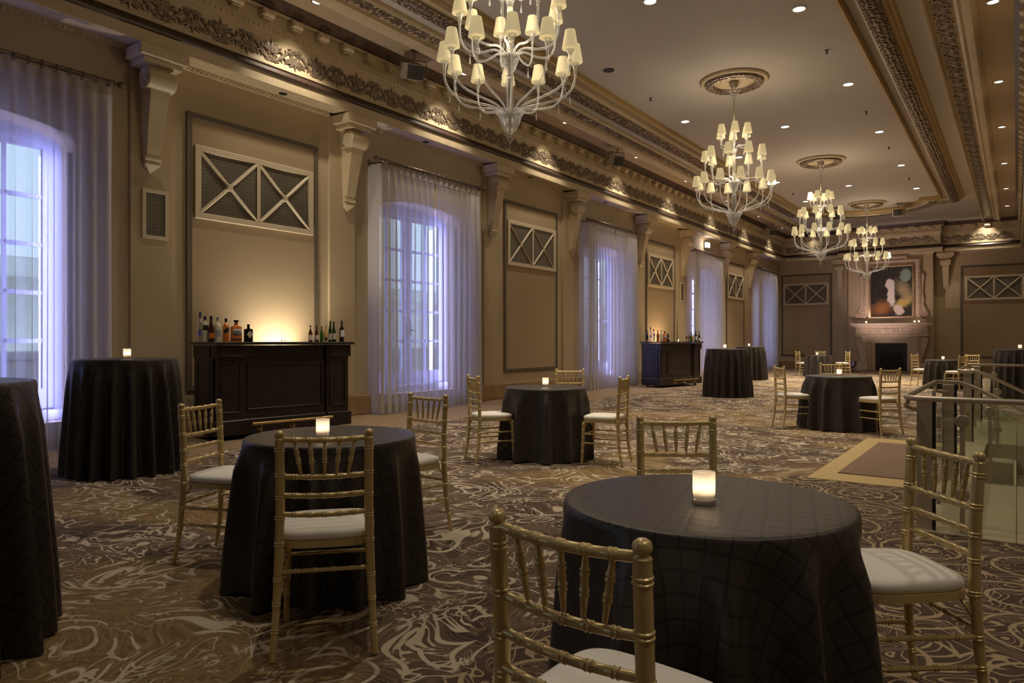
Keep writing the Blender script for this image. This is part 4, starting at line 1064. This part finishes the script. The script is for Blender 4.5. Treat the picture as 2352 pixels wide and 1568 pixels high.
def bottle(pos,h,w,kind,bm,cm,labels,label,group,rz=0,capfrac=.12,text=None):
    """labels: list of (z0 frac, z1 frac, material, style)"""
    r=empty('bottle',pos,rz); R=w/2
    if kind=='spirit': prof=[(0,0),(R*.96,0),(R,.02),(R,.60),(R*.93,.68),(R*.62,.76),(R*.36,.80),(R*.33,.90),(R*.35,1-capfrac)]
    elif kind=='tall': prof=[(0,0),(R*.95,0),(R,.02),(R*.97,.62),(R*.80,.70),(R*.48,.76),(R*.36,.82),(R*.34,1-capfrac)]
    elif kind=='wine': prof=[(0,0),(R*.95,0),(R,.015),(R,.58),(R*.85,.66),(R*.48,.72),(R*.38,.76),(R*.36,1-capfrac)]
    elif kind=='slope': prof=[(0,0),(R*.95,0),(R,.015),(R,.42),(R*.85,.55),(R*.5,.70),(R*.36,.78),(R*.34,1-capfrac)]
    elif kind=='beer': prof=[(0,0),(R*.95,0),(R,.015),(R,.50),(R*.85,.60),(R*.5,.72),(R*.40,.80),(R*.37,1-capfrac)]
    elif kind=='square': prof=None
    b=MB()
    if kind in('square','flask'):
        d=R*.55 if kind=='square' else R*.8
        def rr(hw,hd,z,e=.25): 
            return [(hw*x,hd*y,z) for x,y in ((-1,-1+e),(-1+e,-1),(1-e,-1),(1,-1+e),(1,1-e),(1-e,1),(-1+e,1),(-1,1-e))]
        lv=[(R*.96,d*.95,0),(R,d,.02*h),(R,d,.66*h),(R*.93,d*.9,.70*h if kind=='square' else .72*h),(R*.30,R*.30,.76*h),(R*.27,R*.27,(1-capfrac)*h)]
        v=[p for a in lv for p in rr(*a)]; f=[tuple(range(8))[::-1]]
        for j in range(len(lv)-1):
            for i in range(8): k_=(i+1)%8; f.append((j*8+i,j*8+k_,j*8+8+k_,j*8+8+i))
        f.append(tuple((len(lv)-1)*8+i for i in range(8))); b.add(v,f); body=b.build('glass',bm,r,smooth=30)
        fy=-d-.0015; nr=R*.30
    else:
        b.lathe([(x,z*h) for x,z in prof],seg=18); body=b.build('glass',bm,r,smooth=50); nr=prof[-1][0]
    b=MB(); b.lathe([(0,(1-capfrac)*h-.004),(nr*1.18,(1-capfrac)*h-.004),(nr*1.18,h-.002),(nr*1.05,h),(0,h)],seg=14)
    if kind=='square': b.lathe([(0,.93*h),(nr*1.7,.93*h),(nr*1.7,h),(0,h)],seg=10)
    b.build('cap',cm,r,smooth=40)
    for z0,z1,lm,stl in labels:
        b=MB()
        if kind in('square','flask'):
            if stl=='diamond':
                zc=(z0+z1)/2*h; hz=(z1-z0)/2*h; b.add([(-R*.86,fy,zc),(0,fy,zc-hz),(R*.86,fy,zc),(0,fy,zc+hz)],[(0,1,2,3)])
            else: b.box((-R*.92,fy,z0*h),(R*.92,fy+.001,z1*h))
        else:
            n=14; v=[];A=1.15 if stl!='wrap' else pi
            for q in range(n+1):
                a=-pi/2-A+2*A*q/n
                sl=(q/n-.5)*.13*h if stl=='slant' else 0
                for z in (z0*h+sl,z1*h+sl):
                    zz=z/h; rad=R*1.02
                    for (ra,za),(rb_,zb) in zip(prof,prof[1:]):
                        if za<=zz<=zb and zb>za: rad=(ra+(rb_-ra)*(zz-za)/(zb-za))*1.03
                    v.append((rad*cos(a),rad*sin(a),z))
            b.add(v,[(2*q,2*q+2,2*q+3,2*q+1) for q in range(n)])
        lo=b.build('label',lm,r,smooth=True)
        if text and stl=='plain':
            cu=bpy.data.curves.new('lettering','FONT'); cu.body=text; cu.size=.028; cu.align_x='CENTER'; cu.extrude=.0003
            to=bpy.data.objects.new('lettering',cu); COL.objects.link(to); to.parent=lo; to.location=(0,fy-.002,(z0+z1)/2*h); to.rotation_euler=(pi/2,0,0); cu.materials.append(L_blk); bpy.context.view_layer.update(); me=bpy.data.meshes.new_from_object(to.evaluated_get(bpy.context.evaluated_depsgraph_get())); t2=bpy.data.objects.new('lettering',me); COL.objects.link(t2); t2.parent=lo; t2.location=to.location; t2.rotation_euler=to.rotation_euler; bpy.data.objects.remove(to)
    tag(r,label,'bottle',group); return r
def barbottles(k,nm,S):
    g1='spirit bottles on the %s bar'%nm; g2='beer and wine bottles on the %s bar'%nm
    az=BA[k][1]
    for (uv_,_v,h,w,kind,bm,cm,labs,txt,cf,lb) in S:
        u,v=uv_
        beer=kind in('beer','wine')
        bottle(onbar(k,u,v),h,w,kind,bm,cm,labs,lb+' on the %s bar'%nm,g2 if beer else g1,radians(az),cf,txt)
# near bar: u from pixel measurements (left end of counter = -1.13)
def usolve(k,px,v):
    # world point of the bar line that lies on the sight line measured in the photograph (computed once from survey data)
    (bx,by),a=BA[k]; a=radians(a); u_=(px-1176)/1633; s,c=sin(radians(35.365)),cos(radians(35.365))
    rx,ry=-s+u_*c,c+u_*s; ox,oy=bx-v*sin(a),by+v*cos(a)
    # ox+u cos a = t rx ; oy+u sin a = t ry
    return (oy*rx-ox*ry)/(cos(a)*ry-sin(a)*rx)
def U(k,px,v):
    best=None
    for q in range(0,60):
        for vv in (v+q*.01,v-q*.01):
            if -.03<=vv<=.55 and abs(usolve(k,px,vv))<=.965: return (usolve(k,px,vv),vv)
    return (usolve(k,px,v),v)
near=[(U(0,460,.30),.30,.385,.075,'tall',B_clear,C_blue,[(.20,.42,L_blue,'f')],None,.18,'tallest clear spirit bottle with dark blue cap, first from the left'),
 (U(0,471,.22),.22,.330,.078,'spirit',B_pale,C_blk,[(.45,.65,L_blk,'f')],None,.14,'pale spirit bottle with black cap and black upper label'),
 (U(0,485,.26),.26,.330,.080,'slope',B_choc,C_blk,[(.14,.35,B_amber,'f')],None,.22,'dark sloping bottle with an amber lower label'),
 (U(0,500,.24),.24,.315,.088,'spirit',B_pale,C_silver,[(.22,.48,L_grey,'f')],None,.10,'round-shouldered pale bottle with grey label and silver stopper'),
 (U(0,519,.26),.26,.308,.078,'spirit',B_amber,C_blk,[(.40,.58,L_blk,'slant')],None,.13,'amber whisky bottle with a slanted black label'),
 (U(0,542.5,.26),.26,.286,.130,'square',B_amber,C_blk,[(.30,.60,L_grey,'plain'),(.08,.16,L_blk,'bar')],'KNOB',.10,'broad flat amber bottle with a lettered grey label'),
 (U(0,570.5,.26),.26,.236,.098,'flask',B_black,C_blk,[(.20,.64,L_cream,'diamond')],None,.12,'squat black bottle with a cream diamond label'),
 (U(0,713,.28),.28,.235,.056,'beer',B_red,C_blk,[(.12,.42,L_white,'f'),(.80,.90,L_white,'wrap')],None,.05,'brown beer bottle with white neck band, first of the right group'),
 (U(0,727,.28),.28,.235,.056,'beer',B_red,B_red,[(.14,.42,L_white,'f')],None,.16,'red-brown beer bottle with a red neck'),
 (U(0,738.5,.28),.28,.232,.052,'beer',B_green,B_green,[],None,.05,'small bright green beer bottle'),
 (U(0,748,.26),.26,.240,.052,'beer',B_straw,C_silver,[(.10,.26,L_blk,'f')],None,.06,'straw-coloured clear beer bottle with dark label'),
 (U(0,758.5,.34),.34,.312,.066,'slope',B_dkgreen,C_blk,[(.10,.38,L_white,'f')],None,.14,'dark green wine bottle standing behind another one'),
 (U(0,766.5,.22),.22,.298,.070,'slope',B_dkgreen,B_dkgreen,[(.12,.42,L_cream,'f')],None,.16,'dark green wine bottle with a large cream label'),
 (U(0,785,.26),.26,.310,.070,'wine',B_black,C_blk,[(.24,.56,L_white,'f')],None,.24,'black wine bottle with a white label, last on the right')]
barbottles(0,'near',near)
far=[(U(1,1485.8,.26),.26,.335,.078,'slope',B_black,C_blk,[(.03,.20,B_amber,'f')],None,.18,'black sloping bottle with amber foot, first from the left'),
 (U(1,1494,.26),.26,.395,.076,'tall',B_clear,C_purple,[(.30,.42,L_blue,'f')],None,.17,'tallest clear bottle with purple cap'),
 (U(1,1501.5,.26),.26,.345,.078,'spirit',B_clear,C_purple,[(.44,.62,L_blue,'f'),(.04,.4,L_white,'f')],None,.15,'clear bottle with blue and white labels'),
 (U(1,1511,.26),.26,.315,.078,'spirit',B_amber,C_blk,[(.40,.58,L_blk,'slant')],None,.12,'amber whisky bottle with slanted dark label'),
 (U(1,1519,.26),.26,.325,.084,'spirit',B_pale,C_silver,[(.12,.42,L_white,'f')],None,.10,'pale round-shouldered bottle with silver stopper'),
 (U(1,1526.5,.26),.26,.290,.125,'square',B_amber,C_purple,[(.30,.58,L_grey,'bar')],None,.10,'broad flat amber bottle'),
 (U(1,1533.5,.30),.30,.235,.098,'flask',B_black,C_blk,[(.20,.64,L_cream,'diamond')],None,.12,'squat black bottle with diamond label'),
 (U(1,1577,.26),.26,.240,.056,'beer',B_red,C_blk,[(.12,.30,L_white,'f'),(.74,.86,L_white,'wrap')],None,.05,'dark beer bottle with white neck band'),
 (U(1,1583,.26),.26,.235,.056,'beer',B_red,B_red,[(.14,.34,L_white,'f')],None,.14,'red-brown beer bottle'),
 (U(1,1587.5,.30),.30,.300,.062,'slope',B_green,B_green,[],None,.12,'green bottle standing behind the beers'),
 (U(1,1591.5,.22),.22,.230,.052,'beer',B_straw,C_silver,[],None,.06,'straw-coloured small bottle'),
 (U(1,1598,.26),.26,.312,.070,'wine',B_black,C_blk,[(.18,.50,L_white,'f')],None,.22,'black wine bottle with white label'),
 (U(1,1605.5,.26),.26,.300,.070,'slope',B_dkgreen,B_dkgreen,[(.10,.34,L_white,'f')],None,.14,'green sloping wine bottle, last on the right')]
barbottles(1,'far',far)
for k,px,nm in ((0,651,'the near bar, between the two groups of bottles'),(1,1558,'the far bar, between the two groups of bottles')):
    p=onbar(k,*U(k,px,.25))
    r=empty('tealight',p); b=MB(); b.lathe([(0,0),(.024,0),(.030,.006),(.033,.03),(.030,.03),(.026,.01),(0,.008)],seg=18); b.build('glass_cup',M_clearb,r,smooth=40)
    b=MB(); b.lathe([(0,.010),(.019,.010),(.019,.022),(0,.022)],seg=14); wx=b.build('wax',M_wax,r); b=MB(); b.lathe([(0,.024),(.008,.032),(.009,.042),(.004,.054),(0,.062)],seg=10); b.build('flame',M_flame,wx,smooth=True)
    tag(r,'small clear tealight burning on '+nm,'candle','tealights on the bars')
    lamp('tealight_light','POINT',(p[0],p[1],p[2]+.05),1.2,(1,.75,.45),size=.02)
# lamps under the bars' back edge that wash the wall
for k,(wx,pw,col) in enumerate(((6.74,200,(1,.90,.74)),(20.75,150,(1,.68,.40)))):
    (bx,by),a=BA[k]
    y=wx
    r=empty('bar_lamp',(-8.88,y,.003)); b=MB(); b.lathe([(0,0),(.07,0),(.07,.02),(.05,.025),(.05,.62),(.07,.64),(.07,.72),(.055,.72),(.05,.66),(0,.66)],seg=16); b.build('lamp_body',M_blk,r,smooth=40)
    b=MB(); b.lathe([(0,.70),(.05,.70)],seg=16); b.build('lens',M_glow2,r)
    tag(r,'small black uplight hidden behind the %s bar, washing the wall panel'%('near','far')[k],'uplight','uplights behind the bars')
    lamp('bar_wash','SPOT',(-8.88,y,.78),pw,col,rot=(radians(180),radians(-6),0),size=.12,spot=130,blend=1)
# ================================================================== FIREPLACE
FX=-4.39
r=empty('fireplace',(FX,34.4,0)); 
def fb(a,c,m,n,e=.01,par=None,sm=None):
    b=MB(); b.bbox(a,c,e); return b.build(n,m,par or r)
b=MB(); b.box((-.61,-.06,.0),(.61,-.02,1.18)); b.build('firebox',M_black,r)
b=MB(); b.box((-.43,-.075,.0),(.43,-.062,.72)); 
for x in (-.43,0,.43): b.bbox((x-.015,-.085,0),(x+.015,-.07,.74),.003)
b.bbox((-.45,-.085,.72),(.45,-.07,.75),.003); b.build('fire_screen',mat('dark_screen',(.012,.012,.012),.4,.5),r)
b=MB()
for s in (-1,1):
    b.bbox((s*.61,-.14,0),(s*.76,0,1.33),.006); b.bbox((s*.76,-.20,0),(s*.83,0,1.40),.01); b.bbox((s*.83,-.24,0),(s*.90,0,1.46),.012)
b.bbox((-.61,-.139,1.18),(.61,0,1.325),.006); b.bbox((-.76,-.199,1.33),(.76,0,1.395),.01); b.bbox((-.83,-.239,1.40),(.83,0,1.455),.012)
b.build('surround',M_stone,r)
for s in (-1,1):
    b=MB(); b.bbox((s*.90,-.34,.32),(s*1.08,0,1.46),.01); 
    b.bbox((s*.93,-.37,.85),(s*1.05,-.33,1.42),.015); b.bbox((s*.945,-.355,.38),(s*1.035,-.33,.80),.01); b.build('pilaster',M_stone,r)
    b=MB()
    for z in (1.36,1.25,1.14,1.03,.93): b.lathe([(0,-.03),(.035,-.02),(.045,0),(.03,.02),(0,.025)],(s*.99,-.375,z),7)
    b.build('carved_drop',M_stone2,r,smooth=60)
    # side console scroll
    pts=[]
    side=[(1.08,.34),(1.14,.40),(1.17,.55),(1.22,.75),(1.30,.98),(1.36,1.18),(1.385,1.32),(1.36,1.42),(1.28,1.46),(1.08,1.46)]
    poly=[(s*x,z) for x,z in side]; poly=poly if s>0 else poly[::-1]
    Mxz=Matrix(((1,0,0,0),(0,0,-1,0),(0,1,0,0),(0,0,0,1)))
    b=MB(); b.prism(poly,.0,.26,Mxz)
    b.tube([(s*1.25+s*x,-.265,1.30+z) for x,z in spiral(0,0,.13,1.7,pi*.5,-1,24,.12)],taper(25,.020,.010),6)
    b.tube([(s*x,-.265,z) for x,z in ((1.37,1.25),(1.30,1.0),(1.22,.75),(1.165,.5),(1.13,.36))],.016,6)
    b.build('console_scroll',M_stone,r)
    b=MB(); b.bbox((s*.86,-.38,0),(s*1.40,0,.33),.015); b.build('plinth',M_stone,r)
b=MB(); b.bbox((-1.42,-.38,1.46),(1.42,0,1.50),.01); b.bbox((-1.40,-.35,1.50),(1.40,0,1.545),.01); b.bbox((-1.36,-.30,1.545),(1.36,0,1.82),.01); b.build('entablature',M_stone,r)
for x0,x1 in ((-1.33,-1.15),(-1.10,-.95),(-.90,-.36),(-.30,.30),(.36,.90),(.95,1.10),(1.15,1.33)):
    b=MB(); dd=.33 if x0==-.30 else .315
    b.bbox((x0,-dd,1.57),(x1,-.29,1.80),.008)
    b.bbox((x0+.015,-dd-.012,1.585),(x0+.03,-dd,1.785),.003); b.bbox((x1-.03,-dd-.012,1.585),(x1-.015,-dd,1.785),.003)
    xm=(x0+x1)/2; hw=(x1-x0)/2
    for s in (-1,1):
        if hw>.1: b.tube([(xm+s*x,-dd-.01,1.685+z) for x,z in spiral(hw*.5,0,.07,1.3,0,s,14,.2)],taper(15,.014,.007),5)
    b.lathe([(0,-.02),(.045,-.012),(.055,0)],(0,0,0),8,Matrix.Translation((xm,-dd,1.685))@Matrix.Rotation(pi/2,4,'X'),flut=4,fa=.2)
    b.build('carved_panel',M_stone2,r,smooth=40)
# cove shelf
b=MB(); pr=[(.30,1.82),(.34,1.86),(.40,1.90),(.47,1.95),(.50,1.965),(.50,2.03),(0,2.03)]
v=[];n=len(pr)
for x0,s in ((-1.30,-1),(1.30,1)): v+=[(x0+s*(o-.30)*1.3,-o,z) for o,z in pr]
b.add(v,[(i,n+i,n+i+1,i+1) for i in range(n-1)]+[tuple(range(n)),tuple(range(n,2*n))[::-1]]); b.build('mantel_shelf',M_stone,r)
tag(r,'carved pale stone fireplace with black opening and deep mantel shelf','fireplace')
# overmantel
r=empty('overmantel',(FX,34.395,0))
b=MB(); b.bbox((-1.32,-.16,2.035),(1.32,0,2.20),.01); b.bbox((-1.18,-.14,2.20),(1.18,0,2.26),.01); b.build('base',M_stone,r)
b=MB(); b.bbox((-1.12,-.07,2.26),(1.12,0,4.76),.01); b.bbox((-.62,-.07,4.76),(.62,0,4.93),.01); b.build('back_panel',M_stone,r)
b=MB()
for s in (-1,1): b.bbox((s*1.0,-.10,2.26),(s*1.12,-.06,4.76),.012)
b.bbox((-1.125,-.104,4.66),(1.125,-.055,4.765),.012); b.bbox((-.615,-.106,4.80),(.615,-.06,4.925),.012)
for s in (-1,1): b.bbox((s*.52,-.112,4.62),(s*.625,-.058,4.935),.01)
for s in (-1,1):
    for q in range(26):
        b.lathe([(0,-.03),(.03,-.015),(.035,.01),(0,.03)],(s*1.06,-.105,2.36+q*.092),6)
for q in range(23): b.lathe([(0,-.03),(.03,-.015),(.035,.01),(0,.03)],(-1.01+q*.092,-.105,4.71),6)
for x in (-.45,-.3,-.15,0,.15,.3,.45): b.lathe([(0,-.05),(.05,-.025),(.06,.01),(0,.05)],(x,-.11,4.86),6)
b.build('carved_border',M_stone2,r,smooth=60)
for s in (-1,1):
    side=[(1.12,2.26),(1.36,2.26),(1.40,2.38),(1.36,2.52),(1.26,2.66),(1.19,2.80),(1.22,3.0),(1.17,3.3),(1.20,3.8),(1.24,3.95),(1.19,4.12),(1.12,4.15)]
    poly=[(s*x,z) for x,z in side]; poly=poly if s>0 else poly[::-1]
    b=MB(); b.prism(poly,.0,.07,Mxz); b.tube([(s*1.25+s*x,-.08,2.42+z) for x,z in spiral(0,0,.11,1.5,pi*.5,-1,20,.15)],taper(21,.02,.01),6)
    b.tube([(s*x,-.08,z) for x,z in side[4:11]],.018,6); b.build('side_scroll',M_stone2,r,smooth=40)
tag(r,'carved stone overmantel frame with side scrolls around the painting','overmantel')
# painting: an abstract stand-in of like size and colours
def paintmat():
    m=mat('painted_canvas',(.02,.015,.012),.4); k=N(m); v=k.obj(); s=k.n('ShaderNodeSeparateXYZ'); 
    nw=k.n('ShaderNodeTexNoise',i={'Scale':4.5,'Detail':5.0,'Roughness':.6}); k.l(v,nw.inputs['Vector']); ad=k.n('ShaderNodeVectorMath',operation='MULTIPLY_ADD'); k.l(nw.outputs['Color'],ad.inputs[0]); ad.inputs[1].default_value=(.30,0,.30); k.l(v,ad.inputs[2]); k.l(ad.outputs[0],s.inputs[0])
    X=k.math('SUBTRACT',s.outputs[0],.15); Z=k.math('SUBTRACT',s.outputs[2],.15)
    def blob(cx,cz,rx,rz,soft=.5,rot=0):
        a=k.math('SUBTRACT',X,cx); b=k.math('SUBTRACT',Z,cz)
        if rot:
            c,s_=cos(rot),sin(rot); a,b=k.math('ADD',k.math('MULTIPLY',a,c),k.math('MULTIPLY',b,s_)),k.math('SUBTRACT',k.math('MULTIPLY',b,c),k.math('MULTIPLY',a,s_))
        a=k.math('DIVIDE',a,rx); b=k.math('DIVIDE',b,rz)
        d=k.math('SQRT',k.math('ADD',k.math('MULTIPLY',a,a),k.math('MULTIPLY',b,b))); return k.math('SUBTRACT',1,k.ss(d,1-soft,1+soft*.3))
    c=k.mix(k.ss(nw.outputs[0],.35,.65),(.012,.009,.010),(.03,.02,.014))
    c=k.mix(blob(-.35,-.7,.5,.35,.8,.4),c,(.32,.13,.03)); c=k.mix(blob(.50,-.45,.50,.24,.7,.6),c,(.62,.45,.12)); c=k.mix(blob(.50,.0,.30,.6,.9,.5),c,(.40,.31,.17))
    c=k.mix(blob(.54,.66,.22,.32,.3),c,(.25,.36,.30)); c=k.mix(blob(.27,-.78,.20,.26,.25,.5),c,(.70,.60,.48))
    c=k.mix(blob(.0,-.12,.15,.58,.3),c,(.80,.72,.62)); c=k.mix(blob(-.03,.26,.19,.30,.35),c,(.82,.74,.66))
    k.l(c,k.b.inputs['Base Color']); return m
r=empty('framed_painting',(FX,34.33,3.40))
b=MB(); b.box((-.80,-.03,-1.06),(.80,0,1.06)); b.build('canvas',paintmat(),r)
b=MB(); 
for s in (-1,1): b.bbox((s*.79,-.075,-1.14),(s*.87,.0,1.14),.015); b.bbox((-.79,-.075,s*1.05),(.79,0,s*1.14),.015)
for q in range(42): 
    for s in (-1,1): b.lathe([(0,-.02),(.018,0),(0,.02)],(s*.83,-.078,-1.11+q*.054),5)
for q in range(30):
    for s in (-1,1): b.lathe([(0,-.02),(.018,0),(0,.02)],(-.8+q*.055,-.078,s*1.095),5)
b.build('frame',mat('gilt_silver_frame',(.40,.28,.16),.35,.5),r,smooth=50)
tag(r,'large dark painting with a white form and golden patch in a beaded frame','painting')
for i,(x,l) in enumerate(((-5.31,'left end of the mantel shelf'),(-3.48,'right part of the mantel shelf, left of a pair'),(-3.32,'right part of the mantel shelf, right of a pair'))):
    o=copy_tree(k0); o.location=(x,34.0,2.032); tag(o,'lit candle holder on the '+l,'candle','lit frosted candle holders'); lamp('candle_light','POINT',(x,34.0,2.09),1.6,(1,.72,.42),size=.01)
# floor spotlight aimed at the painting
r=empty('stage_spotlight',(-5.35,31.3,.002),0)
b=MB(); 
for a in (0,2.1,4.2): b.tube([(0,0,.10),(.20*cos(a),.20*sin(a),.008)],.010,6)
b.build('stand',M_blk,r)
b=MB(); Mh=Matrix.Translation((0,0,.32))@Matrix.Rotation(radians(-40),4,'X')@Matrix.Rotation(0,4,'Z')
b.lathe([(0,-.14),(.07,-.13),(.09,-.10),(.10,.10),(.115,.12),(.105,.12),(.09,.10),(0,.09)],seg=18,M=Mh); b.tube([(-.13,0,.32),(-.13,0,.14),(.13,0,.14),(.13,0,.32)],.010,6); b.tube([(0,0,.14),(0,0,.08)],.014,6)
h=b.build('lamp_head',mat('chrome_head',(.25,.2,.3),.2,.9),r,smooth=40); b=MB(); b.lathe([(0,.095),(.088,.095)],seg=16,M=Mh); b.build('lens',M_glow2,h)
tag(r,'small black floor spotlight standing left of the fireplace opening','spotlight')
tg=Vector((FX,34.4,3.5))-Vector((-5.35,31.3,.40)); q=tg.to_track_quat('-Z','Y')
lamp('painting_spot','SPOT',(-5.33,31.42,.48),300,(1,.74,.72),rot=q.to_euler(),size=.05,spot=66,blend=.9)
b=MB(); b.tube([(-8.7,33.6,.008),(-8.2,32.9,.008),(-7.8,33.1,.008),(-7.3,32.6,.008),(-6.6,32.0,.008),(-5.9,31.6,.008),(-5.4,31.35,.008)],.008,5); tag(b.build('power_cable',M_blk,None,smooth=True),'thin black cable lying on the carpet from the far curtain to the floor spotlight','cable')

# bright wall light above the fourth curtain
r=empty('exit_light',(-9.10,25.0,4.72),pi/2); b=MB(); b.bbox((-.13,-.05,-.10),(.13,.05,.10),.01); b.build('housing',mat('sign_housing',(.75,.7,.68),.4),r); b=MB(); b.box((-.115,-.056,-.085),(.115,-.05,.085)); b.box((-.136,-.04,-.085),(-.13,.04,.085)); b.build('lit_panel',mat('lit_panel',(.9,.8,.8),.4,emit=(1,.86,.88),es=5),r)
tag(r,'small glowing white box light above the fourth curtain rod','wall light'); lamp('box_light','POINT',(-8.95,24.75,4.72),5,(1,.9,.9),size=.08)

# ================================================================== GLASS RAILINGS AND HANDRAILS
def flat_post(mb,x,y,z0,z1,w=.10,d=.02,M=None): mb.bbox((x-w/2,y-d/2,z0),(x+w/2,y+d/2,z1),.002)
def disc(x,y,z,rad,ax,m,par):
    b=MB(); Mr=Matrix.Translation((x,y,z))@(Matrix.Rotation(pi/2,4,'X') if ax=='y' else Matrix.Rotation(pi/2,4,'Y'))
    b.lathe([(0,-.017),(rad*.92,-.017),(rad,-.013),(rad,.013),(rad*.92,.017),(0,.017)],seg=24,M=Mr); return b.build('glass_clamp_disc',m,par,smooth=30)
def rail_post(r,x,y,z0,z1,ax,dz=(.30,.85),rad=.042,w=.028):
    b=MB()
    if ax=='y': b.bbox((x-w/2,y-.012,z0),(x+w/2,y+.012,z1),.002)
    else: b.bbox((x-.012,y-w/2,z0),(x+.012,y+w/2,z1),.002)
    b.bbox((x-.045,y-.045,z0),(x+.045,y+.045,z0+.012),.003)
    p=b.build('post',M_steel,r)
    for t in dz: disc(x,y,z0+(z1-z0)*t,rad,ax,M_steel,p)
def glasspanel(r,pts,nrm,th=.012):
    b=MB(); n=Vector(nrm)*th/2; v=[Vector(p)-n for p in pts]+[Vector(p)+n for p in pts]; k=len(pts)
    b.add(v,[tuple(range(k))[::-1],tuple(range(k,2*k))]+[(i,(i+1)%k,k+(i+1)%k,k+i) for i in range(k)]); b.build('glass_panel',M_railglass,r)
def railing(Yn,Yf,label,stair_y,hz=.885):
    r=empty('glass_railing',(0,0,0))
    sl=.53; xe=2.6
    lev=[(xe,Yn,hz),(-.52,Yn,hz),(-.575,Yn+.04,hz),(-.595,Yn+.12,hz),(-.60,Yf-.12,hz),(-.585,Yf-.04,hz),(-.53,Yf,hz),(-.42,Yf,hz)]
    if stair_y=='far': lev+=[(-.30,Yf,hz-.045),(xe,Yf,hz-.045-sl*(xe+.3))]
    else:
        lev=[(xe,Yn,hz-.045-sl*(xe+.3)),(-.30,Yn,hz-.045),(-.42,Yn,hz),(-.53,Yn,hz),(-.575,Yn+.04,hz),(-.60,Yn+.12,hz),(-.60,Yf-.12,hz),(-.585,Yf-.04,hz),(-.53,Yf,hz),(xe,Yf,hz)]
    b=MB(); b.tube(lev,.0185,12); b.build('handrail',M_steel,r,smooth=True)
    # returned lower tube at the corners
    for y in ((Yn+.14,) if stair_y=='far' else ()):
        b=MB(); b.tube([(-.58,y-.04,hz-.02),(-.60,y-.02,hz-.06),(-.57,y+.06,hz-.085),(-.50,y+.13,hz-.085)],.014,8); b.build('rail_bracket',M_steel,r,smooth=True)
    b=MB(); b.tube([(-.585,Yf-.2,hz-.02),(-.60,Yf-.16,hz-.07),(-.56,Yf-.08,hz-.09),(-.48,Yf-.05,hz-.09)],.014,8); b.build('rail_bracket',M_steel,r,smooth=True)
    return r,sl,xe,hz
def finish(r,Yn,Yf,stair_y,sl,xe,hz,label):
    ys_=Yf-.03 if stair_y=='far' else Yn+.03; yl=Yn+.22 if stair_y=='far' else Yf-.03
    # corner posts, flat steel with black rubber edge
    for y in (Yn+.22 if stair_y=='far' else Yn+.05,Yf-.05):
        b=MB(); b.bbox((-.545,y-.015,0),(-.455,y+.015,hz-.02),.003); p=b.build('corner_post',M_steel,r); b=MB(); b.box((-.455,y-.012,.0),(-.435,y+.012,hz-.03)); b.build('rubber_edge',M_blk,p)
        for z in (.72,.22):
            b=MB(); b.bbox((-.430,y-.02,z-.04),(-.405,y+.02,z+.04),.003); b.build('glass_clip',M_steel,p)
    # level glass
    z0,z1=.05,.80
    x=-.40
    while x<xe:
        glasspanel(r,[(x,yl,z0),(min(xe,x+1.1),yl,z0),(min(xe,x+1.1),yl,z1),(x,yl,z1)],(0,1,0)); x+=1.13
    for x in (-.285,.85,1.98): rail_post(r,x,yl-.03,.0,hz-.02,'y')
    # side glass along the mat
    glasspanel(r,[(-.50,Yn+.30,z0),(-.50,Yf-.14,z0),(-.50,Yf-.14,z1),(-.50,Yn+.30,z1)],(1,0,0)); rail_post(r,-.53,(Yn+Yf)/2+.1,0,hz-.02,'x')
    # stair glass
    def zz(x): return hz-.045-sl*(x+.3)
    glasspanel(r,[(-.38,ys_,zz(-.38)-.78),(xe,ys_,zz(xe)-.78),(xe,ys_,zz(xe)-.09),(-.38,ys_,zz(-.38)-.09)],(0,1,0))
    for x in (-.19,.85,1.9): rail_post(r,x,ys_,zz(x)-.86,zz(x)-.02,'y')
    tag(r,label,'railing','glass railings round the stairs')
r,sl,xe,hz=railing(5.23,7.53,'',"far"); finish(r,5.23,7.53,'far',sl,xe,hz,'glass and steel railing with clamp discs on the camera side of the stairs')
r,sl,xe,hz=railing(10.48,13.3,'',"near"); finish(r,10.48,13.3,'near',sl,xe,hz,'glass and steel railing on the far side of the stairs')
